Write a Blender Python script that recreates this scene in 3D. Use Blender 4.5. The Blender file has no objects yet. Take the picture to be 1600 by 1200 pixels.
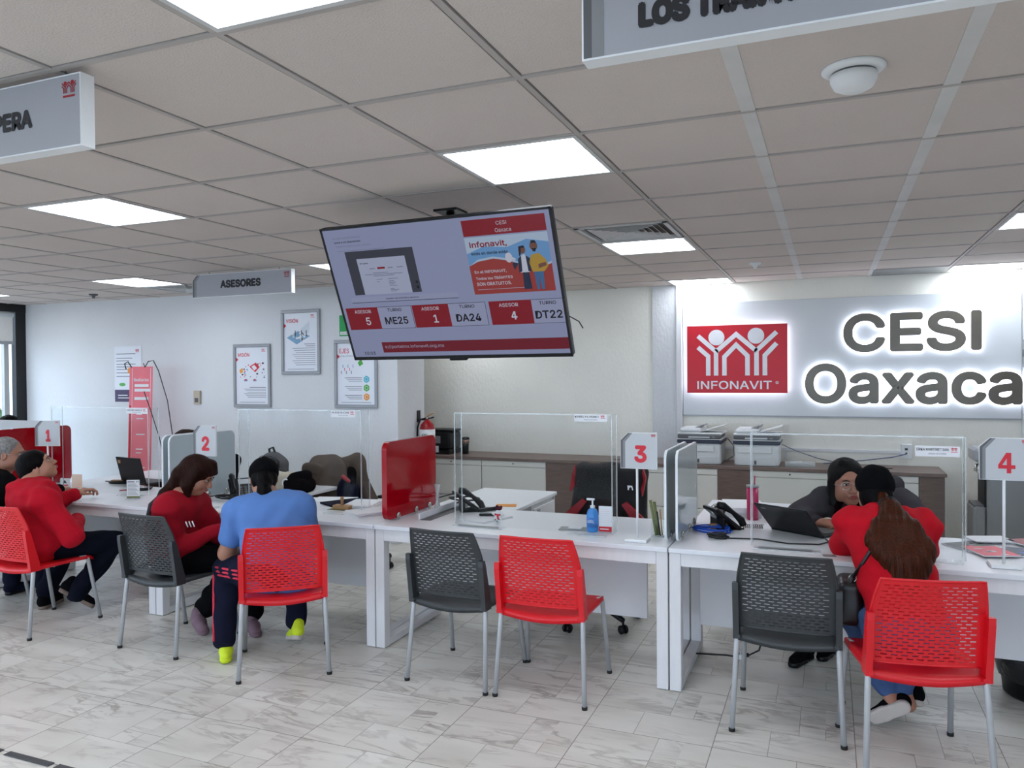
import bpy, math, random
import numpy as np
from mathutils import Vector, Matrix
from math import radians as rad, sin, cos, pi, floor, ceil
random.seed(4)
scene = bpy.context.scene
COL = scene.collection

# ------------------------------------------------------------------ camera
F_PX, YAW, PITCH, ROLL, EYE = 1209.7, .3885, -.0131, -.008, 1.6575
cd = bpy.data.cameras.new('camera'); cam = bpy.data.objects.new('camera', cd); COL.objects.link(cam)
fw = Vector((-sin(YAW)*cos(PITCH), cos(YAW)*cos(PITCH), sin(PITCH)))
r0 = Vector((cos(YAW), sin(YAW), 0)); u0 = r0.cross(fw)
rr = r0*cos(ROLL)+u0*sin(ROLL); uu = -r0*sin(ROLL)+u0*cos(ROLL)
cam.matrix_world = Matrix(((rr.x, uu.x, -fw.x, 0), (rr.y, uu.y, -fw.y, 0), (rr.z, uu.z, -fw.z, EYE), (0, 0, 0, 1)))
cd.sensor_width = 36; cd.lens = 36*F_PX/1600; cd.clip_start = .05
scene.camera = cam
# ------------------------------------------------------------------ world, exposure
scene.view_settings.view_transform = 'Standard'; scene.view_settings.look = 'None'
scene.view_settings.gamma = 1; scene.view_settings.use_curve_mapping = False
scene.view_settings.exposure = 1.25
W = bpy.data.worlds.new('world'); scene.world = W; W.use_nodes = True
SKY = W.node_tree.nodes['Background']; SKY.inputs[0].default_value = (.64, .78, 1, 1); SKY.inputs[1].default_value = 2.35
LAMP = 5.2          # strength of the ceiling diffusers
try:
    scene.cycles.use_denoising = True; scene.cycles.max_bounces = 8; scene.cycles.diffuse_bounces = 4
    scene.cycles.transparent_max_bounces = 16; scene.cycles.glossy_bounces = 3; scene.cycles.transmission_bounces = 6
    scene.cycles.sample_clamp_indirect = 6; scene.cycles.caustics_reflective = False; scene.cycles.caustics_refractive = False
except Exception: pass
CEIL = 2.56

# ------------------------------------------------------------------ materials
def lin(c):
    c = c/255; return c/12.92 if c <= .04045 else ((c+.055)/1.055)**2.4
def rgb(*c): return (lin(c[0]), lin(c[1]), lin(c[2]), 1)
_m = {}
def mat(name, c, rough=.5, metal=0, emis=0, bump=0, bscale=300, var=.04, vscale=6, spec=.5, coat=0, stretch=(1, 1, 1), detail=2):
    if name in _m: return _m[name]
    m = bpy.data.materials.new(name); m.use_nodes = True; nt = m.node_tree; b = nt.nodes['Principled BSDF']
    col = rgb(*c)
    tc = nt.nodes.new('ShaderNodeTexCoord'); mp = nt.nodes.new('ShaderNodeMapping'); mp.inputs['Scale'].default_value = stretch
    nt.links.new(tc.outputs['Object'], mp.inputs['Vector'])
    n = nt.nodes.new('ShaderNodeTexNoise'); n.inputs['Scale'].default_value = vscale; n.inputs['Detail'].default_value = detail
    nt.links.new(mp.outputs[0], n.inputs['Vector'])
    r = nt.nodes.new('ShaderNodeValToRGB'); r.color_ramp.elements[0].position = .3; r.color_ramp.elements[1].position = .7
    for i, k in ((0, 1-var), (1, 1+var)):
        r.color_ramp.elements[i].color = tuple(min(1, max(0, x*k)) for x in col[:3])+(1,)
    nt.links.new(n.outputs['Fac'], r.inputs[0]); nt.links.new(r.outputs[0], b.inputs['Base Color'])
    b.inputs['Roughness'].default_value = rough; b.inputs['Metallic'].default_value = metal
    b.inputs['Specular IOR Level'].default_value = spec; b.inputs['Coat Weight'].default_value = coat
    if emis: b.inputs['Emission Strength'].default_value = emis; nt.links.new(r.outputs[0], b.inputs['Emission Color'])
    if bump:
        n2 = nt.nodes.new('ShaderNodeTexNoise'); n2.inputs['Scale'].default_value = bscale; n2.inputs['Detail'].default_value = 3
        nt.links.new(mp.outputs[0], n2.inputs['Vector'])
        bp = nt.nodes.new('ShaderNodeBump'); bp.inputs['Strength'].default_value = bump; bp.inputs['Distance'].default_value = .01
        nt.links.new(n2.outputs['Fac'], bp.inputs['Height']); nt.links.new(bp.outputs[0], b.inputs['Normal'])
    _m[name] = m; return m
def clear(name, tint=(.97, .98, .98), gloss=.06, rough=.02, add=0):
    if name in _m: return _m[name]
    m = bpy.data.materials.new(name); m.use_nodes = True; nt = m.node_tree
    for n in list(nt.nodes): nt.nodes.remove(n)
    o = nt.nodes.new('ShaderNodeOutputMaterial'); t = nt.nodes.new('ShaderNodeBsdfTransparent'); t.inputs[0].default_value = (*tint, 1)
    g = nt.nodes.new('ShaderNodeBsdfGlossy'); g.inputs['Roughness'].default_value = rough
    lw = nt.nodes.new('ShaderNodeLayerWeight'); lw.inputs[0].default_value = .25
    ma = nt.nodes.new('ShaderNodeMath'); ma.operation = 'MULTIPLY_ADD'; ma.inputs[1].default_value = .4; ma.inputs[2].default_value = gloss
    ma.use_clamp = True
    mx = nt.nodes.new('ShaderNodeMixShader')
    nt.links.new(lw.outputs['Facing'], ma.inputs[0])
    pw = nt.nodes.new('ShaderNodeMath'); pw.operation = 'POWER'; pw.inputs[1].default_value = 3
    nt.links.new(lw.outputs['Facing'], pw.inputs[0]); nt.links.new(pw.outputs[0], ma.inputs[0])
    nt.links.new(ma.outputs[0], mx.inputs[0]); nt.links.new(t.outputs[0], mx.inputs[1]); nt.links.new(g.outputs[0], mx.inputs[2])
    last = mx
    if add:
        d = nt.nodes.new('ShaderNodeBsdfDiffuse'); d.inputs[0].default_value = (.9, .92, .92, 1)
        m2 = nt.nodes.new('ShaderNodeMixShader'); m2.inputs[0].default_value = add
        nt.links.new(mx.outputs[0], m2.inputs[1]); nt.links.new(d.outputs[0], m2.inputs[2]); last = m2
    nt.links.new(last.outputs[0], o.inputs[0]); _m[name] = m; return m

M = dict(
 white=mat('white_laminate', (226, 227, 230), .32, var=.015), whitemetal=mat('white_metal', (222, 221, 222), .4, var=.015),
 deskleg=mat('white_wood_leg', (224, 222, 222), .45, bump=.05, bscale=60, var=.02, stretch=(8, 8, 1)),
 red=mat('red_plastic', (214, 14, 28), .38, bump=.04, bscale=900, var=.03), grey=mat('charcoal_plastic', (50, 53, 54), .45, bump=.04, bscale=900, var=.04),
 silver=mat('silver_tube', (186, 188, 190), .42, .25, var=.03), black=mat('black_plastic', (13, 13, 15), .4, var=.1, spec=.3),
 rubber=mat('black_rubber', (22, 22, 22), .7), redgloss=mat('red_gloss_panel', (158, 4, 20), .08, var=.02, spec=.5),
 greyglass=mat('grey_glass_panel', (168, 180, 184), .12, var=.02, coat=.3), whiteedge=mat('pale_edge', (226, 230, 232), .3),
 chrome=mat('chrome', (190, 190, 185), .2, .9), acr=clear('clear_acrylic', gloss=.006, add=0), edge=clear('acrylic_edge', (.95, .97, .97), .08, .1, add=.26),
 glass=clear('window_glass', (.95, .97, .97), .05), signgrey=mat('sign_grey', (158, 158, 162), .5, var=.01), signlight=mat('sign_light', (188, 190, 192), .5, var=.01),
 signdark=mat('sign_dark_grey', (88, 88, 90), .5), signmid=mat('sign_mid_grey', (128, 128, 128), .5), signwhite=mat('sign_white_edge', (228, 230, 230), .5),
 ink=mat('black_ink', (30, 28, 30), .6), inkgrey=mat('grey_ink', (120, 122, 128), .6), inkred=mat('red_ink', (205, 24, 44), .5), inkdred=mat('dark_red_ink', (150, 14, 30), .5),
 paper=mat('white_paper', (228, 229, 231), .7, var=.01), wood=mat('walnut_laminate', (104, 86, 78), .5, var=.22, vscale=9, stretch=(1, 1, 12), bump=.03, bscale=40, detail=5),
 woodtop=mat('walnut_laminate_top', (112, 94, 86), .42, var=.2, vscale=9, stretch=(1, 12, 12), detail=5),
 cabinet=mat('cream_cabinet', (214, 213, 206), .4, var=.01), print_=mat('printer_white', (214, 216, 216), .45, var=.01), navy=mat('printer_navy', (34, 38, 58), .4),
 blueprint=mat('light_blue_ink', (120, 160, 190), .6), orange=mat('orange_ink', (232, 150, 50), .6), green=mat('green_ink', (80, 168, 70), .6), teal=mat('teal_ink', (70, 180, 200), .6),
 pink=mat('pink_ink', (232, 120, 130), .6), signgreen=mat('exit_green', (20, 150, 70), .5), ext=mat('extinguisher_red', (150, 16, 24), .3), blue=mat('blue_label', (50, 90, 180), .4),
 leaf=mat('leaf_green', (80, 120, 50), .6, var=.3, vscale=20), concrete=mat('outdoor_paving', (150, 148, 142), .8), yellow=mat('yellow_paint', (240, 190, 40), .5),
 denim=mat('blue_denim', (58, 84, 128), .85, bump=.2, bscale=500, var=.15, vscale=14), skin=mat('skin', (168, 118, 94), .5, var=.06, vscale=30), skin2=mat('skin_brown', (164, 112, 90), .5, var=.06, vscale=30),
 lips=mat('lips', (150, 62, 62), .4), eyew=mat('eye_white', (176, 168, 162), .3), hair=mat('black_hair', (7, 5, 6), .55, spec=.08, var=.5, vscale=40, stretch=(6, 6, .6)),
 hairbr=mat('brown_hair', (36, 17, 11), .55, spec=.08, var=.55, vscale=30, stretch=(7, 7, .6)), hairgr=mat('grey_hair', (122, 120, 118), .6, var=.35, vscale=60),
 hairtail=mat('auburn_brown_hair', (60, 27, 11), .5, spec=.12, var=.65, vscale=34, stretch=(8, 8, .5)),
 hoodie=mat('red_fleece', (178, 12, 34), .9, bump=.25, bscale=220, var=.06, vscale=12, spec=.2), hoodie2=mat('bright_red_fleece', (186, 10, 30), .9, bump=.25, bscale=220, var=.06, vscale=12, spec=.2),
 sweater=mat('crimson_knit', (150, 10, 30), .9, bump=.3, bscale=350, var=.07, vscale=12, spec=.2), shirt=mat('blue_jersey', (86, 124, 184), .75, bump=.1, bscale=400, var=.05, vscale=9, spec=.25),
 navycloth=mat('navy_cloth', (24, 26, 42), .95, var=.12, spec=.08), blackcloth=mat('black_cloth', (12, 12, 14), .95, var=.15, spec=.06), greyjacket=mat('charcoal_jacket', (60, 56, 62), .85, bump=.1, bscale=300, var=.1, spec=.12),
 maroon=mat('maroon_cloth', (72, 24, 38), .85, spec=.2), stripe=mat('crimson_stripe', (205, 40, 70), .7), neon=mat('neon_yellow_mesh', (206, 226, 30), .6, bump=.3, bscale=300, var=.1), sole=mat('pale_sole', (196, 188, 180), .7, bump=.3, bscale=260, var=.06),
 browncoat=mat('brown_corduroy', (86, 76, 68), .9, bump=.4, bscale=200, var=.12, spec=.15), pinkshoe=mat('dusty_pink_mesh', (122, 96, 106), .8), greybag=mat('grey_bag', (78, 76, 78), .8), beige=mat('beige_bag', (188, 178, 158), .8),
 leather=mat('black_leather', (22, 20, 22), .35), cable=mat('black_cable', (22, 22, 24), .5), bluecable=mat('blue_cable', (24, 80, 190), .45), magenta=mat('magenta_plastic', (190, 30, 90), .3),
 plate=mat('aluminium_grey_panel', (206, 209, 210), .4, .1, var=.01), bronze=mat('brushed_bronze', (104, 98, 88), .34, .6, var=.12, vscale=3, stretch=(1, 1, 1)), steel=mat('grey_cabinet_steel', (128, 130, 130), .4, .3),
 logo=mat('logo_red', (204, 10, 36), .4, var=.02), logowhite=mat('logo_white', (232, 232, 236), .4), halo=mat('white_led', (235, 240, 255), .5, emis=1.9, var=0), frame=mat('grey_frame', (150, 152, 154), .4, .2), poster=mat('poster_sheet', (224, 226, 232), .35, var=.01),
 binbag=mat('black_bin_bag', (16, 16, 18), .3, bump=.8, bscale=25), liquid=mat('blue_gel', (60, 140, 215), .15), gold=mat('brown_stamp_wood', (176, 136, 92), .5), olive=mat('olive_marker', (112, 118, 70), .5))

# ------------------------------------------------------------------ mesh builder
class MB:
    def __init__(s): s.v = []; s.f = []; s.mi = []; s.mats = []; s.sm = []
    def m(s, mt):
        if mt not in s.mats: s.mats.append(mt)
        return s.mats.index(mt)
    def add(s, V, F, mt, smooth=False):
        k = len(s.v); i = s.m(mt); s.v += [tuple(p) for p in V]
        for f in F: s.f.append(tuple(a+k for a in f)); s.mi.append(i); s.sm.append(smooth)
        return s
    def box(s, a, b, mt, bev=0, Mx=None):
        x0, y0, z0 = [min(p, q) for p, q in zip(a, b)]; x1, y1, z1 = [max(p, q) for p, q in zip(a, b)]
        e = min(bev, (x1-x0)/2.01, (y1-y0)/2.01, (z1-z0)/2.01)
        if e <= 0:
            V = [(x, y, z) for z in (z0, z1) for y in (y0, y1) for x in (x0, x1)]
            F = [(0, 2, 3, 1), (4, 5, 7, 6), (0, 1, 5, 4), (2, 6, 7, 3), (0, 4, 6, 2), (1, 3, 7, 5)]
        else:
            V = []
            for z, sz in ((z0, 1), (z1, -1)):
                for y, sy in ((y0, 1), (y1, -1)):
                    for x, sx in ((x0, 1), (x1, -1)):
                        V += [(x, y+sy*e, z+sz*e), (x+sx*e, y, z+sz*e), (x+sx*e, y+sy*e, z)]
            c = lambda ix, iy, iz, k: (iz*4+iy*2+ix)*3+k
            F = [tuple(c(ix, iy, iz, k) for k, (ix, iy, iz) in [(2, q) for q in ((0, 0, 0), (0, 1, 0), (1, 1, 0), (1, 0, 0))]),
                 tuple(c(*q, 2) for q in ((0, 0, 1), (1, 0, 1), (1, 1, 1), (0, 1, 1))),
                 tuple(c(*q, 1) for q in ((0, 0, 0), (1, 0, 0), (1, 0, 1), (0, 0, 1))), tuple(c(*q, 1) for q in ((0, 1, 0), (0, 1, 1), (1, 1, 1), (1, 1, 0))),
                 tuple(c(*q, 0) for q in ((0, 0, 0), (0, 0, 1), (0, 1, 1), (0, 1, 0))), tuple(c(*q, 0) for q in ((1, 0, 0), (1, 1, 0), (1, 1, 1), (1, 0, 1)))]
            for iz in (0, 1):
                for iy in (0, 1):
                    for ix in (0, 1):
                        t = (c(ix, iy, iz, 0), c(ix, iy, iz, 1), c(ix, iy, iz, 2)); F.append(t if (ix+iy+iz) % 2 == 0 else t[::-1])
            for i, j in ((0, 0), (0, 1), (1, 0), (1, 1)):
                F.append((c(0, i, j, 1), c(1, i, j, 1), c(1, i, j, 2), c(0, i, j, 2)))
                F.append((c(i, 0, j, 0), c(i, 1, j, 0), c(i, 1, j, 2), c(i, 0, j, 2)))
                F.append((c(i, j, 0, 0), c(i, j, 1, 0), c(i, j, 1, 1), c(i, j, 0, 1)))
        if Mx is not None: V = [tuple(Mx @ Vector(p)) for p in V]
        return s.add(V, F, mt)
    def tube(s, pts, r, mt, n=10, caps=True, closed=False):
        P = [Vector(p) for p in pts]; R = r if isinstance(r, (list, tuple)) else [r]*len(P)
        V = []; F = []; L = len(P); t0 = None
        for i, p in enumerate(P):
            if closed: t = P[(i+1) % L]-P[i-1]
            else: t = P[min(i+1, L-1)]-P[max(i-1, 0)]
            t.normalize()
            if t0 is None:
                a = Vector((0, 0, 1)) if abs(t.z) < .9 else Vector((1, 0, 0)); nrm = t.cross(a).normalized()
            else:
                nrm = (nrm-t*nrm.dot(t))
                nrm = nrm.normalized() if nrm.length > 1e-6 else t.orthogonal().normalized()
            t0 = t; b = t.cross(nrm)
            for k in range(n):
                an = 2*pi*k/n; V.append(p+(nrm*cos(an)+b*sin(an))*R[i])
        for i in range(L if closed else L-1):
            j = (i+1) % L
            for k in range(n): F.append((i*n+k, i*n+(k+1) % n, j*n+(k+1) % n, j*n+k))
        if caps and not closed: F += [tuple(range(n))[::-1], tuple(range((L-1)*n, L*n))]
        return s.add(V, F, mt, True)
    def lathe(s, prof, mt, c=(0, 0, 0), n=24, Mx=None):
        V = [(c[0]+r*cos(2*pi*k/n), c[1]+r*sin(2*pi*k/n), c[2]+z) for r, z in prof for k in range(n)]
        F = [(i*n+k, i*n+(k+1) % n, (i+1)*n+(k+1) % n, (i+1)*n+k) for i in range(len(prof)-1) for k in range(n)]
        F += [tuple(range(n))[::-1], tuple(range((len(prof)-1)*n, len(prof)*n))]
        if Mx is not None: V = [tuple(Mx @ Vector(p)) for p in V]
        return s.add(V, F, mt, True)
    def prism(s, poly, t0, t1, mt, Mx=None, smooth=False):      # poly in local xy, extruded on z
        n = len(poly); V = [(x, y, t0) for x, y in poly]+[(x, y, t1) for x, y in poly]
        F = [tuple(range(n))[::-1], tuple(range(n, 2*n))]+[(i, (i+1) % n, n+(i+1) % n, n+i) for i in range(n)]
        if Mx is not None: V = [tuple(Mx @ Vector(p)) for p in V]
        return s.add(V, F, mt, smooth)
    def build(s, name, parent=None, off=(0, 0, 0), solid=0, fix=True):
        me = bpy.data.meshes.new(name); o = Vector(off)
        me.from_pydata([tuple(Vector(p)-o) for p in s.v], [], s.f)
        for mt in s.mats: me.materials.append(mt)
        me.polygons.foreach_set('material_index', s.mi); me.polygons.foreach_set('use_smooth', s.sm); me.update()
        if fix:
            import bmesh
            b = bmesh.new(); b.from_mesh(me); bmesh.ops.recalc_face_normals(b, faces=b.faces); b.to_mesh(me); b.free()
        ob = bpy.data.objects.new(name, me); COL.objects.link(ob)
        if parent: ob.parent = parent
        else: ob.location = o
        if solid:
            md = ob.modifiers.new('s', 'SOLIDIFY'); md.thickness = solid; md.offset = 0
        return ob
def tag(o, label, cat, group=None, kind=None):
    o['label'] = label; o['category'] = cat
    if group: o['group'] = group
    if kind: o['kind'] = kind
    return o
def thing(name, label, cat, loc=(0, 0, 0), rz=0, group=None):
    o = bpy.data.objects.new(name, None); COL.objects.link(o); o.location = loc; o.rotation_euler = (0, 0, rz)
    o.empty_display_size = .1
    return tag(o, label, cat, group)
def struct(mb, name, **k):
    o = mb.build(name, **k); o['kind'] = 'structure'; return o
def dup(root, loc, rz, label=None, group=None):
    r = root.copy(); COL.objects.link(r); r.location = loc; r.rotation_euler = (0, 0, rz)
    if label: r['label'] = label
    if group: r['group'] = group
    for ch in list(root.children):
        c = ch.copy(); COL.objects.link(c); c.parent = r
        for g in list(ch.children):
            d = g.copy(); COL.objects.link(d); d.parent = c
    return r
# text: Blender's own bundled interface font, the built-in one if it is missing
import os
FONT = None
try:
    FONT = bpy.data.fonts.load(os.path.join(bpy.utils.system_resource('DATAFILES'), 'fonts', 'Inter.woff2'))
except Exception: pass
_t = {}
def glyphs(txt, bold=0.0):
    txt = txt.replace('I', '\u0399').replace('\u00cd', '\u038a') if FONT else txt
    k = (txt, bold)
    if k in _t: return _t[k]
    cu = bpy.data.curves.new('t', 'FONT'); cu.body = txt; cu.size = 1; cu.offset = bold; cu.resolution_u = 4
    if FONT: cu.font = FONT
    ob = bpy.data.objects.new('t', cu); COL.objects.link(ob)
    bpy.context.view_layer.update()
    me = bpy.data.meshes.new_from_object(ob.evaluated_get(bpy.context.evaluated_depsgraph_get()))
    V = np.array([v.co[:2] for v in me.vertices]) if len(me.vertices) else np.zeros((1, 2)); F = [tuple(p.vertices) for p in me.polygons]
    bpy.data.objects.remove(ob); bpy.data.curves.remove(cu); bpy.data.meshes.remove(me)
    V -= V.min(0); S = V.max(0); _t[k] = (V, F, S); return _t[k]
class Flat(MB):
    """printed matter on a flat face: O origin, U right, Vv up"""
    def __init__(s, O, U, Vv, dz=.0006):
        super().__init__(); s.O = Vector(O); s.U = Vector(U).normalized(); s.W = Vector(Vv).normalized(); s.N = s.U.cross(s.W).normalized(); s.dz = dz
    def P(s, x, y, l): return s.O+s.U*x+s.W*y+s.N*(s.dz*l)
    def poly(s, pts, mt, l=1):
        return s.add([s.P(x, y, l) for x, y in pts], [tuple(range(len(pts)))], mt)
    def rect(s, x0, y0, x1, y1, mt, l=1): return s.poly([(x0, y0), (x1, y0), (x1, y1), (x0, y1)], mt, l)
    def disc(s, x, y, r, mt, l=1, n=20, ry=None):
        return s.poly([(x+r*cos(2*pi*k/n), y+(ry or r)*sin(2*pi*k/n)) for k in range(n)], mt, l)
    def text(s, t, x, y, w, h, mt, l=2, bold=0., thick=0):
        """glyphs fitted into the box at lower left x,y with width w (None: natural) and height h"""
        if t == '4':
            b_ = 0; k_ = (w or h*.72)
            q = lambda P: s.poly([(x+a*k_, y+b*h) for a, b in P], mt, l)
            q([(0, .22), (1, .22), (1, .40), (0, .40)]); q([(.50, 0), (.76, 0), (.76, .22), (.50, .22)]); q([(.50, .40), (.76, .40), (.76, 1), (.50, .72)]); q([(0, .40), (.24, .40), (.50, .72), (.76, 1), (.46, 1)])
            return s
        V, F, S = glyphs(t); b_ = bold*h*1.1; sy = (h-2*b_)/S[1]; sx = ((w-2*b_)/S[0]) if w else sy
        for k in (range(8) if bold else (0,)):
            dx, dy = (b_*(1+cos(k*pi/4)), b_*(1+sin(k*pi/4)))
            A = [s.P(x+dx+a*sx, y+dy+b*sy, l+k*.045) for a, b in V]
            s.add(A, F, mt)
        if thick:
            n = len(A); B = [p-s.N*thick for p in A]; from collections import Counter
            c = Counter(); 
            for f in F:
                for i in range(len(f)): c[(f[i], f[(i+1) % len(f)])] += 1
            E = [(a, b) for (a, b) in c if (b, a) not in c]
            s.add(A+B, [(a, a+n, b+n, b) for a, b in E], mt)
        return s
    def stroke(s, pts, w, mt, l=2):
        """thick mitred polyline"""
        P = [Vector(p) for p in pts]; L = []; R = []
        for i, p in enumerate(P):
            d0 = (P[i]-P[i-1]).normalized() if i else (P[1]-P[0]).normalized()
            d1 = (P[i+1]-P[i]).normalized() if i < len(P)-1 else d0
            n0 = Vector((-d0.y, d0.x)); n1 = Vector((-d1.y, d1.x)); n = (n0+n1).normalized(); k = w/2/max(.4, n.dot(n0))
            L.append(p+n*k); R.append(p-n*k)
        for i in range(len(P)-1): s.poly([R[i], R[i+1], L[i+1], L[i]], mt, l)
def logo_marks(fl, x, y, h, mt, l=2, heads=True):
    """the two-figure emblem, height h, lower left corner x,y (drawing 352 wide, 210 high)"""
    k = h/210.; T = lambda px, py: (x+(px-143)*k, y+(415-py)*k)
    w = 20*k
    for q in ([(147, 284), (193, 326), (193, 415)], [(147, 232), (228, 305), (228, 415)], [(228, 305), (317, 228), (405, 305)],
              [(491, 222), (405, 303), (405, 415)], [(491, 272), (441, 326), (441, 415)], [(265, 415), (265, 330), (317, 276), (366, 326), (366, 415)]):
        fl.stroke([T(*p) for p in q], w, mt, l)
    for c in ((230, 241), (403, 237)): fl.disc(*T(*c), 36*k, mt, l)
EX, EY, EZ = Vector((1, 0, 0)), Vector((0, 1, 0)), Vector((0, 0, 1))
# ------------------------------------------------------------------ room shell
XL, XR, YB, YP, YF = -9.2, 1.58, 8.05, 6.6, -3.6
def floor_mat():
    m = bpy.data.materials.new('marble_tile'); m.use_nodes = True; nt = m.node_tree; b = nt.nodes['Principled BSDF']; N = nt.nodes; Lk = nt.links
    def math_(op, a, b_=None, c=None):
        n = N.new('ShaderNodeMath'); n.operation = op
        for i, v in enumerate((a, b_, c)):
            if v is None: continue
            if isinstance(v, (int, float)): n.inputs[i].default_value = v
            else: Lk.new(v, n.inputs[i])
        return n.outputs[0]
    tc = N.new('ShaderNodeTexCoord'); sp = N.new('ShaderNodeSeparateXYZ'); Lk.new(tc.outputs['Object'], sp.inputs[0])
    T = .586
    gx = math_('DIVIDE', math_('ADD', sp.outputs[0], 3.412), T); gy = math_('DIVIDE', math_('SUBTRACT', sp.outputs[1], 2.305), T)
    ix = math_('FLOOR', gx); iy = math_('FLOOR', gy)
    u = math_('MULTIPLY', math_('SUBTRACT', gx, ix), T); v = math_('MULTIPLY', math_('SUBTRACT', gy, iy), T)
    def near(a, p, w): return math_('LESS_THAN', math_('ABSOLUTE', math_('SUBTRACT', a, p)), w)
    def rng(a, lo, hi): return math_('MULTIPLY', math_('GREATER_THAN', a, lo), math_('LESS_THAN', a, hi))
    def mx(*a):
        r = a[0]
        for q in a[1:]: r = math_('MAXIMUM', r, q)
        return r
    w = .0013
    pr = mx(near(v, .25, w), math_('MULTIPLY', near(u, .232, w), rng(v, 0, .25)), math_('MULTIPLY', near(u, .352, w), rng(v, .25, T)),
            math_('MULTIPLY', near(v, .357, w), rng(u, .352, T)), math_('MULTIPLY', near(u, .465, w), rng(v, .25, .357)))
    gr = mx(near(u, 0, .0019), near(u, T, .0019), near(v, 0, .0019), near(v, T, .0019))
    up = math_('GREATER_THAN', v, .25); right = math_('GREATER_THAN', u, math_('ADD', .232, math_('MULTIPLY', up, .12)))
    sub = math_('ADD', math_('MULTIPLY', up, 2), right)
    sub = math_('ADD', sub, math_('MULTIPLY', math_('MULTIPLY', up, right), math_('ADD', math_('GREATER_THAN', v, .357), math_('GREATER_THAN', u, .465))))
    cx = N.new('ShaderNodeCombineXYZ'); Lk.new(ix, cx.inputs[0]); Lk.new(iy, cx.inputs[1]); Lk.new(sub, cx.inputs[2])
    wn = N.new('ShaderNodeTexWhiteNoise'); wn.noise_dimensions = '3D'; Lk.new(cx.outputs[0], wn.inputs[0])
    off = N.new('ShaderNodeVectorMath'); off.operation = 'MULTIPLY_ADD'; Lk.new(wn.outputs['Color'], off.inputs[0]); off.inputs[1].default_value = (9, 9, 9); Lk.new(tc.outputs['Object'], off.inputs[2])
    mp = N.new('ShaderNodeMapping'); mp.inputs['Rotation'].default_value = (0, 0, rad(-20)); mp.inputs['Scale'].default_value = (1.1, 4.4, 1); Lk.new(off.outputs[0], mp.inputs[0])
    n1 = N.new('ShaderNodeTexNoise'); n1.inputs['Scale'].default_value = 1.5; n1.inputs['Detail'].default_value = 8; n1.inputs['Roughness'].default_value = .6; n1.inputs['Distortion'].default_value = .9; Lk.new(mp.outputs[0], n1.inputs[0])
    ab = math_('ABSOLUTE', math_('SUBTRACT', n1.outputs['Fac'], .5))
    vr = N.new('ShaderNodeValToRGB'); e = vr.color_ramp.elements; e[0].position = 0; e[0].color = (1, 1, 1, 1); e[1].position = .045; e[1].color = (0, 0, 0, 1); Lk.new(ab, vr.inputs[0])
    n2 = N.new('ShaderNodeTexNoise'); n2.inputs['Scale'].default_value = 3; Lk.new(off.outputs[0], n2.inputs[0])
    r2 = N.new('ShaderNodeValToRGB'); r2.color_ramp.elements[0].position = .38; r2.color_ramp.elements[1].position = .78; Lk.new(n2.outputs['Fac'], r2.inputs[0])
    vein = math_('MULTIPLY', vr.outputs[0], r2.outputs[0])
    n3 = N.new('ShaderNodeTexNoise'); n3.inputs['Scale'].default_value = 1.2; n3.inputs['Detail'].default_value = 6; Lk.new(mp.outputs[0], n3.inputs[0])
    base = N.new('ShaderNodeValToRGB'); q = base.color_ramp.elements; q[0].position = .25; q[0].color = rgb(212, 207, 196); q[1].position = .7; q[1].color = rgb(232, 229, 220); Lk.new(n3.outputs['Fac'], base.inputs[0])
    def mixc(f, a, col):
        n = N.new('ShaderNodeMix'); n.data_type = 'RGBA'; Lk.new(f, n.inputs['Factor']); Lk.new(a, n.inputs['A']); n.inputs['B'].default_value = col; return n.outputs['Result']
    c = mixc(math_('MULTIPLY', vein, .85), base.outputs[0], rgb(132, 120, 110))
    c = mixc(math_('MULTIPLY', pr, .78), c, rgb(128, 118, 108)); c = mixc(math_('MULTIPLY', gr, .85), c, rgb(112, 104, 96))
    Lk.new(c, b.inputs['Base Color'])
    rn = N.new('ShaderNodeTexNoise'); rn.inputs['Scale'].default_value = 5; Lk.new(tc.outputs['Object'], rn.inputs[0])
    Lk.new(math_('MULTIPLY_ADD', rn.outputs['Fac'], .08, .29), b.inputs['Roughness']); b.inputs['Specular IOR Level'].default_value = .4
    return m
def wall_mat(name, c):
    m = mat(name, c, .85, var=.02, vscale=2, spec=.3); nt = m.node_tree; b = nt.nodes['Principled BSDF']
    tc = nt.nodes.new('ShaderNodeTexCoord'); mp = nt.nodes.new('ShaderNodeMapping'); mp.inputs['Scale'].default_value = (1, 1, .45); nt.links.new(tc.outputs['Object'], mp.inputs[0])
    n = nt.nodes.new('ShaderNodeTexNoise'); n.inputs['Scale'].default_value = 42; n.inputs['Detail'].default_value = 4; nt.links.new(mp.outputs[0], n.inputs[0])
    bp = nt.nodes.new('ShaderNodeBump'); bp.inputs['Strength'].default_value = .35; bp.inputs['Distance'].default_value = .012
    nt.links.new(n.outputs['Fac'], bp.inputs['Height']); nt.links.new(bp.outputs[0], b.inputs['Normal']); return m
WALL = wall_mat('white_plaster', (216, 217, 218)); WALLC = wall_mat('cream_plaster', (245, 242, 231)); 
def ceil_mat():
    m = mat('mineral_fibre_tile', (208, 197, 189), .95, var=.03, vscale=1.2, bump=.35, bscale=160, spec=.2); return m
CM = ceil_mat(); TEE = mat('ceiling_tee', (176, 168, 162), .6); TEEW = mat('ceiling_tee_wide', (206, 204, 200), .6); GAP = mat('tile_joint_shadow', (112, 104, 100), .9)
struct(MB().box((XL-.1, YF, -.1), (4.2, YB+.1, 0), floor_mat()), 'floor')
GX = [-.867+.613*k for k in range(-14, 9)]; GY = [2.194+.597*k for k in range(-11, 12)]
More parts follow.
